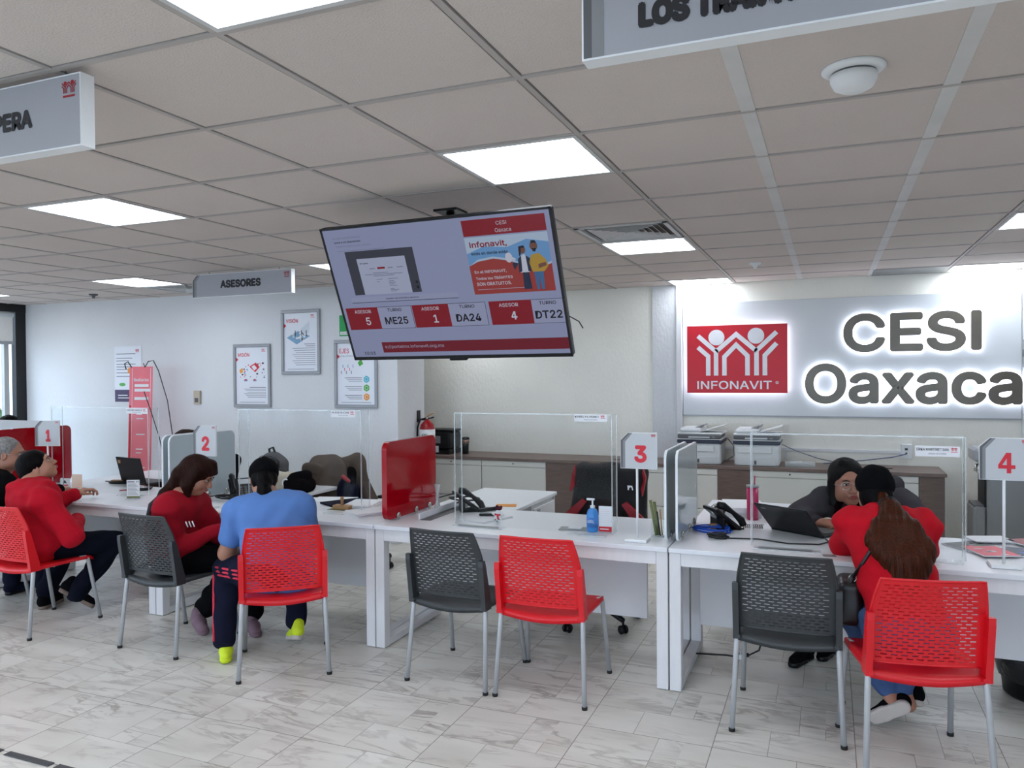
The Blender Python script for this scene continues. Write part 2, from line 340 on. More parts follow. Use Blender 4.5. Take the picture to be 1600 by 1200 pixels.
def cell(px, py):
    i = max(k for k in range(len(GX)) if GX[k] <= px+.02); j = max(k for k in range(len(GY)) if GY[k] <= py+.02)
    return GX[i], GY[j], GX[i+1], min(GY[j+1], YB)
LC = [cell(*p) for p in ((-1.2, 3.1), (-3.6, 3.1), (-6.1, 5.4), (-1.2, 5.4), (-1.2, 7.8), (1.2, 7.8), (1.2, 5.4), (-1.2, 1.3), (-3.65, 5.4), (-3.6, 7.8), (1.2, 3.1), (-6.1, 3.1), (-3.6, .7), (-6.1, .7), (-8.5, 5.4), (-8.5, 3.1), (1.2, .7), (-1.2, -1.1), (-3.6, -1.1), (1.2, -1.1))]
VC = [cell(-1.2, 4.9), cell(-6.1, 6.0), cell(.6, 7.8)]
holes = LC+VC
mb = MB()
for i in range(len(GX)-1):
    for j in range(len(GY)-1):
        a, b, c_, d = GX[i], GY[j], GX[i+1], GY[j+1]
        if c_ < XL or a > 4.1 or d < YF or b > YB: continue
        if any(abs(h[0]-a) < .01 and abs(h[1]-b) < .01 for h in holes): continue
        a = max(a, XL); b = max(b, YF); c_ = min(c_, 4.2); d = min(d, YB)
        g = .017
        if c_-a < .05 or d-b < .05: continue
        mb.box((a+g, b+g, CEIL-.004), (c_-g, d-g, CEIL+.01), CM)
struct(mb, 'ceiling')
mb = MB(); mb.box((XL-.1, YF, CEIL+.012), (4.2, YB+.1, CEIL+.1), GAP); struct(mb, 'ceiling_slab')
mb = MB()
for x in GX:
    if XL < x < 4.1:
        wd = abs(x+.254) < .02 or abs(x-.359) < .02
        h = .024 if wd else .0105
        mb.box((x-h, YF, CEIL-.007), (x+h, YB, CEIL+.012), TEEW if wd else TEE)
        if wd:
            mb.box((x+h, YF, CEIL-.002), (x+h+.006, YB, CEIL+.012), GAP); mb.box((x-h-.006, YF, CEIL-.002), (x-h, YB, CEIL+.012), GAP)
for y in GY:
    if YF < y < YB: mb.box((XL, y-.0105, CEIL-.0075), (4.2, y+.0105, CEIL+.012), TEE)
struct(mb, 'trim_1')
# walls
struct(MB().box((-5.2, YB, 0), (XR+.1, YB+.1, CEIL+.1), WALLC), 'wall_back')
struct(MB().box((XL-.1, YP, 0), (-3.90, YP+.1, CEIL+.1), WALL).box((-5.3, YP+.1, 0), (-5.2, YB+.1, CEIL+.1), WALL).box((-6.36, YP-.03, 0), (-3.90, YP, CEIL+.1), WALL), 'wall_left')
struct(MB().box((-4.2, YP+.02, 0), (-3.905, 7.12, CEIL+.05), WALL), 'wall_pier')
struct(MB().box((-3.99, YP-.035, 0), (-3.893, YP+.11, CEIL+.05), WALL, .004), 'trim_2')
struct(MB().box((-1.70, YB-.025, 0), (-1.44, YB, CEIL), WALL).box((-1.45, YB-.06, 0), (-1.39, YB, CEIL), WALL, .004), 'trim_3')
struct(MB().box((XR, 5.6, 0), (XR+.1, YB, CEIL+.1), WALL).box((XR+.1, 5.6, 0), (4.2, 5.7, CEIL+.1), WALL), 'wall_right')
struct(MB().box((4.1, YF, 0), (4.2, 5.6, CEIL+.1), WALL), 'wall_far_right')
struct(MB().box((-4.3, YB-.012, 0), (XR, YB, .08), M['whitemetal']), 'baseboard_back')
# window wall on the left: sill-less shopfront glazing with a dark frame and a roller blind
DK = mat('dark_aluminium', (28, 27, 28), .5, .2); ALU = mat('pale_aluminium', (168, 168, 164), .4, .3)
struct(MB().box((XL-.1, YF, 0), (XL, YF+.4, CEIL+.1), WALL).box((XL-.1, YF, 2.5), (XL, YP, CEIL+.1), WALL), 'wall_window_side')
mb = MB(); mb.box((XL-.08, 6.47, 0), (XL, 6.6, 2.5), DK).box((XL-.08, YF+.4, 2.46), (XL+.005, 6.6, 2.56), DK).box((XL-.08, YF+.4, 0), (XL, 6.5, .1), ALU)
for y in (6.36, 4.9, 3.4, 1.9, .4, -1.1, -2.6): mb.box((XL-.07, y-.03, .1), (XL-.01, y+.03, 2.46), ALU)
w1 = struct(mb, 'window_1')
g = MB(); g.box((XL-.05, YF+.4, .1), (XL-.044, 6.47, 2.46), M['glass']); g.build('glass_pane', w1)
for i, (ya, yb) in enumerate(((4.93, 6.40), (3.43, 4.87), (1.93, 3.37))):
    t = thing('roller_blind', ['pale roller blind in the window bay nearest the poster wall', 'unseen roller blind added in the second window bay, lowered to cut daylight', 'unseen roller blind added in the third window bay, lowered to cut daylight'][i], 'blind', (XL+.05, (ya+yb)/2, 2.44))
    MB().tube([(XL+.05, ya, 2.42), (XL+.05, yb, 2.42)], .03, M['whiteedge'], 12).build('roller', t, off=t.location)
    zb = 2.1 if i == 0 else .5  # unseen second and third bays: blinds added low to cut daylight from the left
    MB().box((XL+.045, ya, zb), (XL+.05, yb, 2.42), mat('blind_fabric', (214, 212, 208), .8)).build('fabric', t, off=t.location)
    MB().box((XL+.035, ya, zb-.04), (XL+.06, yb, zb), M['frame'], .005).build('bottom_bar', t, off=t.location)
# shopfront behind the camera
mb = MB(); mb.box((XL-.1, YF-.1, 0), (4.2, YF, .35), WALL).box((XL-.1, YF-.1, 2.35), (4.2, YF, CEIL+.1), WALL)
for x in (-9.25, -6.6, -4, -1.4, 1.2, 4.1): mb.box((x-.06, YF-.1, .35), (x+.06, YF, 2.35), WALL)
w2 = struct(mb, 'wall_front')
mb = MB()
for x in (-6.6, -4, -1.4, 1.2, 4.1): mb.box((x-2.54, YF-.06, .35), (x-.06, YF-.02, .4), ALU).box((x-2.54, YF-.06, 2.3), (x-.06, YF-.02, 2.35), ALU).box((x-1.33, YF-.06, .4), (x-1.27, YF-.02, 2.3), ALU)
w2 = struct(mb, 'window_2')
MB().box((-9.2, YF-.045, .38), (4.1, YF-.04, 2.32), M['glass']).build('glass_pane', w2)
# outdoors, seen through the far left bay
struct(MB().box((-30, -14, -.12), (14, 22, -.1), M['concrete']), 'ground_outside')
rng = np.random.RandomState(3)
mb = MB()
for k in range(700):
    a, b_, r_ = rng.uniform(0, 6.28), rng.uniform(-1, 1), rng.uniform(.6, 1)
    c = Vector((cos(a)*math.sqrt(1-b_*b_)*.7*r_, sin(a)*math.sqrt(1-b_*b_)*.7*r_, .85+b_*.8*r_))
    d = Vector(rng.uniform(-1, 1, 3)).normalized()*.1; e = d.orthogonal().normalized()*.035
    mb.add([c-d, c+e, c+d, c-e], [(0, 1, 2, 3)], M['leaf'])
mb.tube([(0, 0, -.1), (0, 0, .5)], .04, M['gold'])
o = mb.build('shrub', off=(0, 0, 0), fix=False); o.location = (-13.2, 8.2, .0); tag(o, 'sunlit green shrub outside the window at the far left', 'shrub')
t = thing('street_banner', 'yellow and red street banner outside the far left window', 'banner', (-14.5, 9.2, -.1))
MB().tube([(0, 0, 0), (0, 0, 2.6)], .03, M['frame']).build('pole', t); MB().box((-.35, -.01, 1.5), (.35, .01, 2.1), M['yellow']).box((-.35, -.01, 1.0), (.35, .01, 1.5), M['inkred']).build('flag', t)
for nm, loc, rot, sx, sy in (('daylight_left', (XL-.3, 1.6, 1.3), (0, rad(-90), 0), 2.4, 9.5), ('daylight_front', (-2.5, YF-.3, 1.35), (rad(90), 0, 0), 13, 2)):
    ld = bpy.data.lights.new(nm, 'AREA'); ld.shape = 'RECTANGLE'; ld.size = sx; ld.size_y = sy; ld.cycles.is_portal = True
    lo = bpy.data.objects.new(nm, ld); COL.objects.link(lo); lo.location = loc; lo.rotation_euler = rot

# ------------------------------------------------------------------ ceiling fittings
DIFF = mat('light_diffuser', (236, 244, 255), .5, emis=LAMP, var=0)
FR = mat('light_frame', (205, 205, 203), .5)
LLAB = ['square ceiling light directly above the hanging television', 'square ceiling light above the left desks, left of the television', 'far ceiling light just left of the ASESORES sign', 'ceiling light beside the slatted air vent',
        'ceiling light touching the back wall above the red logo', 'ceiling light against the back wall above the big wall letters', 'ceiling light cut by the right edge, above the big wall letters', 'ceiling light cut by the top edge of the photo, nearest the camera',
        'ceiling light half hidden by the left side of the television', 'ceiling light behind the television, over the filing cabinets in the recess']
for k, (a, b, c_, d) in enumerate(LC):
    cx, cy = (a+c_)/2, (b+d)/2
    t = thing('ceiling_light', LLAB[k] if k < len(LLAB) else 'square ceiling light outside the view, over the waiting side', 'ceiling light', (cx, cy, CEIL-.01), 0, 'recessed square ceiling lights' if k < len(LLAB) else 'ceiling lights over the waiting side')
    g = .03; hx, hy = (c_-a)/2, (d-b)/2
    MB().box((-hx+.012, -hy+.012, 0), (hx-.012, -hy+g, .02), FR).box((-hx+.012, hy-g, 0), (hx-.012, hy-.012, .02), FR).box((-hx+.012, -hy+g, 0), (-hx+g, hy-g, .02), FR).box((hx-g, -hy+g, 0), (hx-.012, hy-g, .02), FR).build('frame', t)
    MB().box((-hx+g, -hy+g, .006), (hx-g, hy-g, .012), DIFF).build('diffuser', t)
VB = mat('vent_dark', (30, 30, 30), .8)
for k, (a, b, c_, d) in enumerate(VC[:2]):
    cx, cy = (a+c_)/2, (b+d)/2; h = .285
    t = thing('air_vent', ['square louvred air vent in front of the small ceiling light', 'dark air vent behind the ASESORES sign'][k], 'air vent', (cx, cy, CEIL-.012))
    MB().box((-h, -h, .03), (h, h, .034), VB).build('backing', t)
    mb = MB(); mb.box((-h, -h, 0), (h, -h+.025, .02), FR).box((-h, h-.025, 0), (h, h, .02), FR).box((-h, -h, 0), (-h+.025, h, .02), FR).box((h-.025, -h, 0), (h, h, .02), FR); mb.build('frame', t)
    for q in range(1, 7):
        e = h-.025-q*.038
        mb = MB()
        for sx, sy in ((1, 0), (-1, 0), (0, 1), (0, -1)):
            n = Vector((sx, sy, 0)); tt = Vector((-sy, sx, 0))
            V = [n*e-tt*e, n*e+tt*e, n*(e-.022)+tt*(e-.022), n*(e-.022)-tt*(e-.022)]
            mb.add([V[0]+EZ*.002, V[1]+EZ*.002, V[2]+EZ*.024, V[3]+EZ*.024], [(0, 1, 2, 3)], FR)
        mb.build('louvre', t, solid=.002)
a, b, c_, d = VC[2]
tag(MB().box((a+.012, b+.012, CEIL-.01), (c_-.012, d-.012, CEIL+.004), M['steel']).build('access_panel', off=((a+c_)/2, (b+d)/2, CEIL)), 'dark flat ceiling panel against the back wall above the big wall letters', 'ceiling panel')
# smoke detector
t = thing('smoke_detector', 'large white dome smoke detector on the ceiling', 'smoke detector', (.07, 2.52, CEIL-.004))
MB().lathe([(.0, 0), (.088, 0), (.09, -.006), (.078, -.014), (.066, -.016)], M['signwhite'], n=32).build('mounting_ring', t)
MB().lathe([(.062, -.014), (.0625, -.022), (.06, -.023)], M['signdark'], n=32).build('gap_ring', t)
MB().lathe([(.066, -.022), (.065, -.038), (.055, -.058), (.034, -.069), (.0, -.072)], M['signwhite'], n=32).build('dome', t)
MB().box((-.03, -.052, -.047), (-.012, -.044, -.04), M['signmid']).box((.012, -.052, -.047), (.03, -.044, -.04), M['signmid']).build('slot', t)
for i, (x, y, l) in enumerate(((-.56, 6.68, 'small round sprinkler plate on the ceiling in front of the logo wall'), (-7.36, 6.05, 'small dark round sprinkler on the ceiling at far left'))):
    tag(MB().lathe([(0, 0), (.045, 0), (.045, -.012), (.02, -.02), (.012, -.045), (0, -.045)], M['signwhite'] if i == 0 else M['signdark'], n=20).build('ceiling_sprinkler', off=(0, 0, 0)), l, 'sprinkler').location = (x, y, CEIL-.004)

# ------------------------------------------------------------------ hanging signs
def hang_sign(label, x0, x1, y, z0, z1, text, tx, tw, tz, th, hooks, cut=True, logo=True, dark=True):
    t = thing('hanging_sign', label, 'sign', ((x0+x1)/2, y, z0)); L = t.location
    d = .045; c = .05
    poly = [(x0, z0), (x1, z0), (x1, z1), (x0+(c if cut else 0), z1)]+([(x0, z1-c)] if cut else [])
    Mx = Matrix(((1, 0, 0, 0), (0, 0, 1, 0), (0, 1, 0, 0), (0, 0, 0, 1)))
    MB().prism(poly, y, y+d, M['signwhite'], Mx).build('board', t, off=L)
    fl = Flat((0, y, 0), EX, EZ); e = .004
    fl.poly([(x0+e, z0+e), (x1-e, z0+e), (x1-e, z1-e), (x0+c*1.0 if cut else x0+e, z1-e)]+([(x0+e, z1-c)] if cut else []), M['signgrey'], 1)
    if dark:
        fl.poly([(x0+e, z0+e), (x0+.022, z0+e), (x0+.022, z1-c-.004), (x0+c+.02, z1-e), (x0+c, z1-e), (x0+e, z1-c)], M['signdark'], 2)
        fl.poly([(x0+.022, z0+e), (x0+.048, z0+e), (x0+.048, z1-c-.01), (x0+c+.04, z1-e), (x0+c+.02, z1-e), (x0+.022, z1-c-.004)], M['signmid'], 2)
    fl.build('face', t, off=L, fix=False)
    fl = Flat((0, y, 0), EX, EZ); fl.text(text, tx, tz, tw, th, M['ink'], 3, .075); fl.build('lettering', t, off=L, fix=False)
    if logo:
        fl = Flat((0, y, 0), EX, EZ); logo_marks(fl, x1-.075, z1-.055, .035, M['inkdred'], 3); fl.rect(x1-.07, z1-.067, x1-.022, z1-.061, M['inkdred'], 3); fl.build('emblem', t, off=L, fix=False)
    for hx in hooks:
        MB().tube([(hx, y+.02, CEIL-.004), (hx, y+.02, z1+.012), (hx+.008, y+.02, z1+.004), (hx, y+.02, z1-.005)], .0022, M['chrome'], 6).tube([(hx-.006, y+.02, z1+.016), (hx+.006, y+.025, z1+.01), (hx+.003, y+.02, z1+.0)], .002, M['chrome'], 6).build('hook', t, off=L)
hang_sign('grey hanging sign reading ASESORES', -5.10, -4.05, 5.17, 2.335, 2.532, 'ASESORES', -4.79, .43, 2.405, .068, (-4.93, -4.19))
hang_sign('grey hanging sign reading ESPERA at the upper left edge', -3.35, -1.985, 1.6, 2.325, 2.535, 'ESPERA', -2.44, .255, 2.398, .058, (-2.07, -3.2))
hang_sign('large grey hanging sign cut by the top edge of the photo', -.478, 1.5, 1.57, 2.312, 2.535, 'LOS TR\u00c1MITES SON', -.358, .50, 2.358, .066, (-.3, 1.2), cut=False)

# ------------------------------------------------------------------ television
C0 = Vector((-1.742, 3.375, 2.065)); ya, ti = -.0244, .4214
X_ = Vector((cos(ya), sin(ya), 0)); Nn = Vector((sin(ya)*cos(ti), -cos(ya)*cos(ti), -sin(ti))); U_ = Nn.cross(X_)
TV = thing('television', 'large flat television hanging tilted from the ceiling showing turn numbers', 'television', (C0.x, C0.y+.1, 1.72)); L = TV.location
Mt = Matrix((( X_.x, U_.x, Nn.x, C0.x), (X_.y, U_.y, Nn.y, C0.y), (X_.z, U_.z, Nn.z, C0.z), (0, 0, 0, 1)))
Wt, Ht = 1.24, .715
def tbox(mb, a, b, m_, bev=0): return mb.box(a, b, m_, bev, Mt)
mb = MB(); tbox(mb, (-Wt/2, -Ht/2, -.035), (Wt/2, Ht/2, 0), M['black'], .006); tbox(mb, (-.35, -.25, -.07), (.35, .2, -.03), M['black'], .02)
mb.build('housing', TV, off=L)
mb = MB(); b_ = .011
for a, c in (((-Wt/2, -Ht/2, 0), (Wt/2, -Ht/2+b_+.006, .004)), ((-Wt/2, Ht/2-b_, 0), (Wt/2, Ht/2, .004)), ((-Wt/2, -Ht/2, 0), (-Wt/2+b_, Ht/2, .004)), ((Wt/2-b_, -Ht/2, 0), (Wt/2, Ht/2, .004))): tbox(mb, a, c, M['black'])
mb.build('bezel', TV, off=L)
mb = MB(); tbox(mb, (-.045, -Ht/2-.012, -.02), (.055, -Ht/2+.002, .004), M['black'], .004); mb.build('sensor_bar', TV, off=L)
def em(name, c, k=.9): 
    return mat('screen_'+name, c, .25, emis=k, var=0, spec=.5)
def scr(name, c):
    if 'screen_'+name in _m: return _m['screen_'+name]
    m = mat('screen_'+name, c, .6, emis=.235, var=0, spec=.12); b = m.node_tree.nodes['Principled BSDF']
    for l in list(b.inputs['Base Color'].links): m.node_tree.links.remove(l)
    b.inputs['Base Color'].default_value = (.01, .01, .01, 1); return m
S = {k: scr(k, c) for k, c in dict(bg=(152, 160, 196), lav=(160, 166, 200), red=(140, 16, 34), dk=(24, 24, 34), dg=(62, 64, 78), wh=(206, 210, 228), gr=(120, 124, 150), blue=(110, 160, 214), sky=(180, 200, 226), or_=(160, 60, 56), pale=(176, 184, 212), yel=(184, 150, 60), nav=(36, 48, 76), skn=(120, 80, 70), jean=(70, 110, 160), mr=(120, 22, 40)).items()}
# screen drawing units: the panel is 1240 x 715 (mm), origin at its lower left corner
fl = Flat(C0-X_*Wt/2-U_*Ht/2, X_, U_, .0006); fl.dz = .0006
R_ = lambda x0, y0, x1, y1, m_, l=2: fl.rect(x0/1000, y0/1000, x1/1000, y1/1000, S[m_], l)
T_ = lambda s_, x, y, w, h, m_, l=4, b=0.: fl.text(s_, x/1000, y/1000, w/1000 if w else None, h/1000, S[m_], l, b)
R_(11, 17, 1229, 704, 'bg', 1)
T_('En esta tutorial Infonavit', 65, 655, 160, 11, 'gr'); T_('pone a mi disposici\u00f3n', 68, 632, 155, 13, 'dk', b=.02); T_('nuestros lugares para tr\u00e1mites', 72, 612, 205, 11, 'gr')
R_(70, 592, 350, 594, 'gr')
R_(112, 360, 505, 588, 'dg', 2); R_(172, 360, 452, 548, 'pale', 3)
T_('Mi cuenta', 186, 520, 48, 7, 'dk', b=.03)
R_(282, 490, 326, 500, 'red', 4); R_(236, 492, 268, 496, 'gr', 4); R_(342, 492, 372, 496, 'gr', 4); R_(396, 492, 430, 496, 'gr', 4)
for i, (x, y, w) in enumerate(((200, 462, 46), (250, 470, 90), (250, 462, 170), (250, 454, 120), (262, 436, 34), (330, 436, 56), (330, 424, 30), (330, 416, 40), (330, 408, 30), (262, 424, 16), (330, 400, 44), (330, 385, 24), (330, 378, 50), (330, 371, 36))): R_(x, y, x+w, y+3, 'gr', 4)
for y in (386, 412): fl.disc(.488, y/1000, .007, S['dk'], 3)
R_(80, 322, 700, 348, 'lav', 2); T_('Gesti\u00f3n de autoriza y servicio', 290, 329, 190, 10, 'dk', b=.02); R_(80, 318, 700, 320.5, 'dk', 3)
# three turn boxes
for (x0, xm, x1, n_, tk) in ((28, 222, 414, '5', 'ME25'), (426, 632, 826, '1', 'DA24'), (852, 1072, 1226, '4', 'DT22')):
    x1 = min(x1, 1229)
    R_(x0, 172, xm, 292, 'red', 2); R_(xm, 172, x1+8 if x1 < 1220 else 1229, 292, 'dk', 2); R_(xm, 174, (x1+6) if x1 < 1220 else 1229, 290, 'lav', 3)
    T_('ASESOR', x0+52, 262, 100, 18, 'wh', b=.01); T_(n_, x0+108 if n_ != '1' else x0+110, 196, None, 42, 'wh', b=.02)
    w_ = x1-xm; T_('TURNO', xm+w_/2-38, 265, 84, 17, 'dk', b=.02); T_(tk, xm+w_/2-66, 196, 136, 40, 'dk', b=.035)
R_(195, 40, 1229, 98, 'mr', 2); T_('s://portalmx.infonavit.org.mx', 212, 60, 350, 22, 'pale')
T_('10:03', 75, 30, 68, 17, 'dk', b=.02)
# right hand poster
R_(790, 612, 1205, 688, 'red', 2); T_('CESI', 965, 656, 52, 17, 'wh'); T_('Oaxaca', 955, 622, 80, 19, 'wh')
R_(790, 330, 1205, 606, 'sky', 2); 
fl.poly([(.79, .47), (.84, .49), (.92, .50), (1.0, .485), (1.08, .45), (1.14, .44), (1.205, .46), (1.205, .33), (.79, .33)], S['or_'], 3)
fl.poly([(.79, .47), (.79, .53), (.88, .56), (1.0, .55), (1.1, .58), (1.205, .56), (1.205, .47), (1.14, .45), (1.08, .46), (1.0, .495), (.92, .51), (.84, .50)], S['blue'], 3)
T_('Infonavit,', 812, 552, 190, 34, 'red', b=.03); T_('est\u00e9s en donde est\u00e9s', 812, 522, 188, 15, 'dk', b=.03)
for i, (s1, w1) in enumerate((('En el INFONAVIT,', 165), ('Todos los TR\u00c1MITES', 190), ('SON GRATUITOS.', 180))): T_(s1, 812, 430-i*29, w1, 17, 'wh', b=.015)
R_(812, 352, 1060, 354, 'pale', 4)
# two plain illustrated people with a megaphone
P_ = lambda pts, m_, l=5: fl.poly([(a/1000, b/1000) for a, b in pts], S[m_], l)
P_([(1052, 345), (1092, 345), (1088, 425), (1056, 425)], 'nav'); P_([(1046, 425), (1094, 425), (1100, 490), (1076, 512), (1056, 500)], 'wh', 5); P_([(1040, 425), (1056, 430), (1062, 505), (1044, 490)], 'nav', 6); P_([(1086, 430), (1100, 425), (1104, 490), (1084, 505)], 'nav', 6)
fl.disc(1.070, .530, .017, S['skn'], 6); P_([(1052, 500), (1056, 548), (1082, 552), (1090, 525), (1084, 540), (1066, 540), (1062, 510)], 'dk', 7)
P_([(1044, 470), (1020, 440), (1012, 470), (1022, 476)], 'nav', 6); fl.disc(1.0, .50, .018, S['wh'], 6, ry=.024); P_([(1004, 496), (1030, 484), (1034, 492), (1008, 508)], 'wh', 7)
P_([(1116, 340), (1130, 340), (1134, 400), (1140, 340), (1154, 340), (1160, 425), (1112, 425)], 'jean'); P_([(1108, 425), (1166, 425), (1188, 450), (1180, 480), (1150, 512), (1112, 505), (1096, 470)], 'yel', 6)
fl.disc(1.130, .545, .019, S['skn'], 7); P_([(1112, 552), (1122, 572), (1140, 572), (1150, 550), (1140, 560), (1118, 560)], 'dk', 8); P_([(1120, 535), (1142, 535), (1136, 520), (1124, 520)], 'dk', 8); P_([(1140, 440), (1180, 452), (1178, 468), (1140, 460)], 'skn', 7)
fl.build('screen', TV, off=L, fix=False)
mb = MB().tube([(-1.92, 3.62, 2.2), (-1.92, 3.80, 2.42), (-1.92, 3.82, CEIL-.004)], .022, M['black'], 12).box((-1.99, 3.75, CEIL-.016), (-1.85, 3.89, CEIL-.004), M['black']); tbox(mb, (-.38, -.12, -.1), (.2, .1, -.068), M['black']); mb.build('ceiling_mount', TV, off=L)
MB().tube([(-1.13, 3.45, 1.93), (-1.08, 3.47, 1.90), (-1.07, 3.5, 1.87)], .003, M['cable'], 6).build('cable_tail', TV, off=L)

# ------------------------------------------------------------------ logo wall
t = thing('sign_panel', 'wide pale grey panel on the back wall carrying the illuminated letters', 'wall panel', (.1, YB-.02, 1.22)); L = t.location
MB().box((-1.385, YB-.03, 1.225), (XR-.005, YB, 2.36), M['plate'], .002).build('board', t, off=L)
mb = MB(); mb.box((-1.39, YB-.034, 1.215), (XR-.004, YB-.002, 1.227), M['frame']).build('lower_rail', t, off=L)
def logo_sign():
    x0, x1, z0, z1, y = -1.33, -.37, 1.45, 2.125, YB-.11
    t = thing('logo_lightbox', 'red illuminated lightbox with two white figures on the back wall', 'sign', (-.85, YB-.03, z0)); L = t.location
    MB().box((x0+.01, YB-.1, z0+.01), (x1-.01, YB-.031, z1-.01), M['halo']).build('light_core', t, off=L)
    MB().box((x0, y, z0), (x1, y+.02, z1), M['logo'], .001).build('face', t, off=L)
    fl = Flat((x0, y, z0), EX, EZ); w = x1-x0; h = z1-z0
    logo_marks(fl, w*.105, h*.257, h*.68, M['logowhite'], 1); fl.build('emblem', t, off=L, fix=False)
    fl = Flat((x0, y, z0), EX, EZ); fl.text('INFONAVIT', w*.105, h*.055, w*.745, h*.125, M['logowhite'], 1, .022); fl.text('\u00ae', w*.885, h*.13, None, h*.045, M['logowhite'], 1); fl.build('lettering', t, off=L, fix=False)
logo_sign()
def letters(txt, x0, x1, z0, z1, y):
    """halo lit letters: a bronze face with an emissive rim behind it, one thing per letter"""
    V, F, Sz = glyphs(txt); B = .018
    sx, sz = (x1-x0-2*B)/Sz[0], (z1-z0-2*B)/Sz[1]; x0 += B; z0 += B
    # split the glyph run into its letters by their x extents
    par = list(range(len(V)))
    def find(a):
        while par[a] != a: par[a] = par[par[a]]; a = par[a]
        return a
    for f in F:
        for q in f[1:]: par[find(q)] = find(f[0])
    groups = {}
    for i, f in enumerate(F): groups.setdefault(find(f[0]), []).append(f)
    gl = sorted(groups.values(), key=lambda g: min(V[i][0] for f in g for i in f))
    for g, ch in zip(gl, txt):
        ids = sorted({i for f in g for i in f}); mp = {a: k for k, a in enumerate(ids)}
        P2 = [(x0+V[i][0]*sx, z0+V[i][1]*sz) for i in ids]; FF = [tuple(mp[i] for i in f) for f in g]
        yield ch, P2, FF
def halo_letters(txt, x0, x1, z0, z1, labels):
    from collections import Counter
    yf = YB-.085
    for k, (ch, P2, FF) in enumerate(letters(txt, x0, x1, z0, z1, yf)):
        xs = [p[0] for p in P2]; zs = [p[1] for p in P2]
        t = thing('wall_letter', labels[k], 'letter', ((min(xs)+max(xs))/2, YB-.03, min(zs)), 0, 'halo lit bronze letters'); L = t.location
        n = len(P2); A = [(x, yf, z) for x, z in P2]; B = [(x, yf+.02, z) for x, z in P2]; C = [(x, YB-.0305, z) for x, z in P2]
        c = Counter()
        for f in FF:
            for i in range(len(f)): c[(f[i], f[(i+1) % len(f)])] += 1
        E = [(a, b) for (a, b) in c if (b, a) not in c]
        m1, m2 = MB(), MB()
        for q in range(12):
            dx, dz = .018*cos(q*pi/6), .018*sin(q*pi/6); sh = lambda P, k_=1: [(p_[0]+dx*k_, p_[1]+q*.0002, p_[2]+dz*k_) for p_ in P]
            m1.add(sh(A+B), FF+[(a, a+n, b+n, b) for a, b in E]+[tuple(i+n for i in f[::-1]) for f in FF], M['bronze'])
            m2.add(sh([(x, yf+.021, z) for x, z in P2]+C, 1.42), FF+[(a, a+n, b+n, b) for a, b in E], M['halo'])
        m1.build('letter_face', t, off=L, fix=False); m2.build('led_rim', t, off=L, fix=False)
halo_letters('CESI', .125, 1.262, 1.83, 2.20, ['big letter C starting the upper word on the wall', 'big letter E in the upper word on the wall', 'big letter S in the upper word on the wall', 'thin letter I ending the upper word on the wall'])
halo_letters('Oaxaca', -.215, 1.572, 1.345, 1.735, ['capital O starting the lower word on the wall', 'small letter a directly right of the capital O on the wall', 'small letter x in the lower word on the wall', 'small letter a between the x and the c on the wall', 'small letter c in the lower word on the wall', 'last small letter a of the lower word at the right edge'])
t = thing('wall_switch_box', 'tall grey switch box on the right wall at the photo edge', 'switch box', (XR-.02, 7.7, 1.8))
MB().box((-.035, -.06, -.12), (.02, .06, .12), M['frame'], .006).build('case', t); MB().box((-.037, -.03, -.03), (-.034, .03, .03), M['signdark']).build('button', t)
